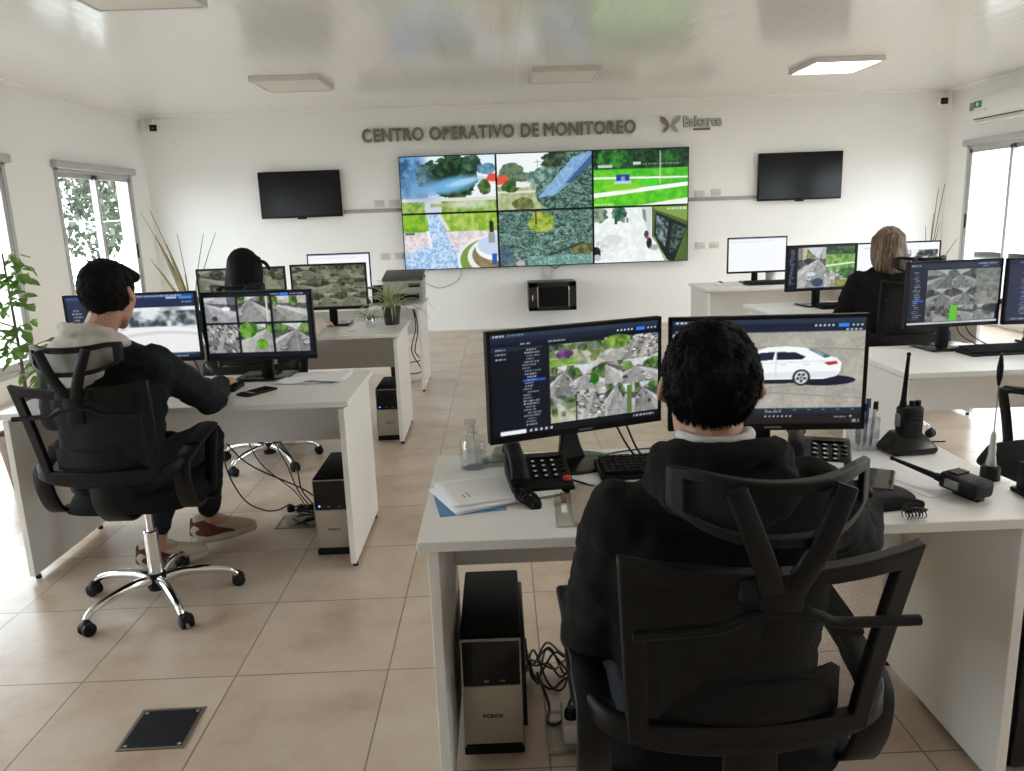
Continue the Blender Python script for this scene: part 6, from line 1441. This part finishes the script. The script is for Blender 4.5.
# ------------------------------------------------------------------ outside
def tree_out(x, y, h, r, label, mat, seed, n=2600):
    t = thing('garden_tree', label, 'tree', (x, y, -.3), 0, 'trees outside the left windows'); rng = random.Random(seed); mb = MB()
    mb.tube([(0, 0, 0), (.05, .05, h*.3), (0, .1, h*.6)], .14, 10, 4, r1=.06)
    for k in range(6): a = k*1.05; mb.tube([(0, .05, h*(.3+.05*k)), (math.cos(a)*r*.4, math.sin(a)*r*.4, h*(.45+.05*k)), (math.cos(a)*r*.7, math.sin(a)*r*.7, h*(.55+.05*k))], .05, 7, 3, r1=.02)
    mb.build('trunk', M['bark'], t); mb = MB()
    cl = [(V((rng.gauss(0, .45)*r, rng.gauss(0, .45)*r, h*rng.uniform(.22, .95))), rng.uniform(.25, .5)*r) for _ in range(16)]
    for _ in range(n):
        c, q = rng.choice(cl); d = V((rng.gauss(0, 1), rng.gauss(0, 1), rng.gauss(0, 1))).normalized(); p = c+d*q*rng.uniform(.6, 1.); a = Euler((rng.uniform(0, 6), rng.uniform(0, 6), rng.uniform(0, 6))).to_matrix(); L = rng.uniform(.09, .2)
        vs = [mb.bm.verts.new(p+a @ V(e)) for e in ((0, 0, 0), (L*.5, L*.3, .01), (L, 0, 0), (L*.5, -L*.3, .01))]; mb.bm.faces.new(vs)
    mb.build('foliage', mat, t, angle=180)
tree_out(-6.9, 15.6, 4.6, 2.2, 'pale green tree outside the far left window', M['tree'], 1, 9000)
tree_out(-9.6, 19.5, 5.2, 2.0, 'green tree farther away outside the far left window', M['tree2'], 2)
tree_out(-10.6, 10.2, 3.2, 1.3, 'leafy tree outside the nearer left window', M['tree'], 3)
o = MB().box((0, 0, -.3), (60, 60, .1)).build('ground', M['grass'], smooth=False); o.location = (0, 0, -.3); struct(o)
t = thing('neighbouring_wall', 'pale pink outside wall seen through the right pane of the far left window', 'wall', (-5.50, 12.5, -.3)); MB().box((0, 0, 2.2), (.42, .35, 4.4)).build('wall_face', M['facade'], t, smooth=False)
MB().box((0, 0, 4.45), (.5, .45, .1)).build('coping', M['facade'], t, smooth=False)
for k, z in enumerate((1.55, 1.02)): cable('pale overhead wire crossing the view of the far left window', [(-5.02, 7.4, z+.2), (-5.02, 10.2, z), (-5.02, 13.6, z+.22)], .006, 'white_plastic', 'wires outside the far left window', 'overhead_wire')
t = thing('neighbouring_building', 'pale overexposed building outside the right window', 'building', (18., 18., -.3)); MB().box((0, 0, 3.0), (4., 24., 6.)).build('building_wall', M['facade_bright'], t, smooth=False)
for i in range(6):
    for k in range(2): MB().box((-2.02, -8.+i*2.6, 1.6+k*2.4), (.06, 1.0, 1.1)).build('building_window', M['facade_pane'], t, smooth=False)

# ------------------------------------------------------------------ light
w = bpy.data.worlds.new('overcast_sky'); sc.world = w; w.use_nodes = True; nt = w.node_tree; nt.nodes.clear()
tc = N(nt, 'ShaderNodeTexCoord'); sp = N(nt, 'ShaderNodeSeparateXYZ'); nt.links.new(tc.outputs['Generated'], sp.inputs[0])
rp = N(nt, 'ShaderNodeValToRGB'); e = rp.color_ramp.elements; e[0].position = .0; e[0].color = (.74, .80, .86, 1); e[1].position = .9; e[1].color = (.92, 1.0, 1.09, 1)
nt.links.new(sp.outputs[2], rp.inputs[0]); bg = N(nt, 'ShaderNodeBackground'); bg.inputs[1].default_value = 13.4; nt.links.new(rp.outputs[0], bg.inputs[0])
ow = N(nt, 'ShaderNodeOutputWorld'); nt.links.new(bg.outputs[0], ow.inputs[0])
for x, s, wins in ((XL-TH-.02, 1, WL), (XR+TH+.02, -1, WR)):
    for a, b in wins:
        L = bpy.data.lights.new('window_portal', 'AREA'); L.shape = 'RECTANGLE'; L.size = WZ1-WZ0; L.size_y = b-a; L.cycles.is_portal = True
        o = bpy.data.objects.new('window_portal', L); COL.objects.link(o); o.location = (x, (a+b)/2, (WZ0+WZ1)/2); o.rotation_euler = (0, -PI/2*s, 0)

sc.view_settings.view_transform = 'Standard'; sc.view_settings.look = 'None'; sc.view_settings.gamma = 1.; sc.view_settings.exposure = 0.; sc.view_settings.use_curve_mapping = False
sc.cycles.max_bounces = 10; sc.cycles.diffuse_bounces = 6; sc.cycles.glossy_bounces = 4; sc.cycles.transparent_max_bounces = 16
sc.cycles.caustics_reflective = False; sc.cycles.caustics_refractive = False; sc.cycles.sample_clamp_indirect = 8.; sc.cycles.use_denoising = True
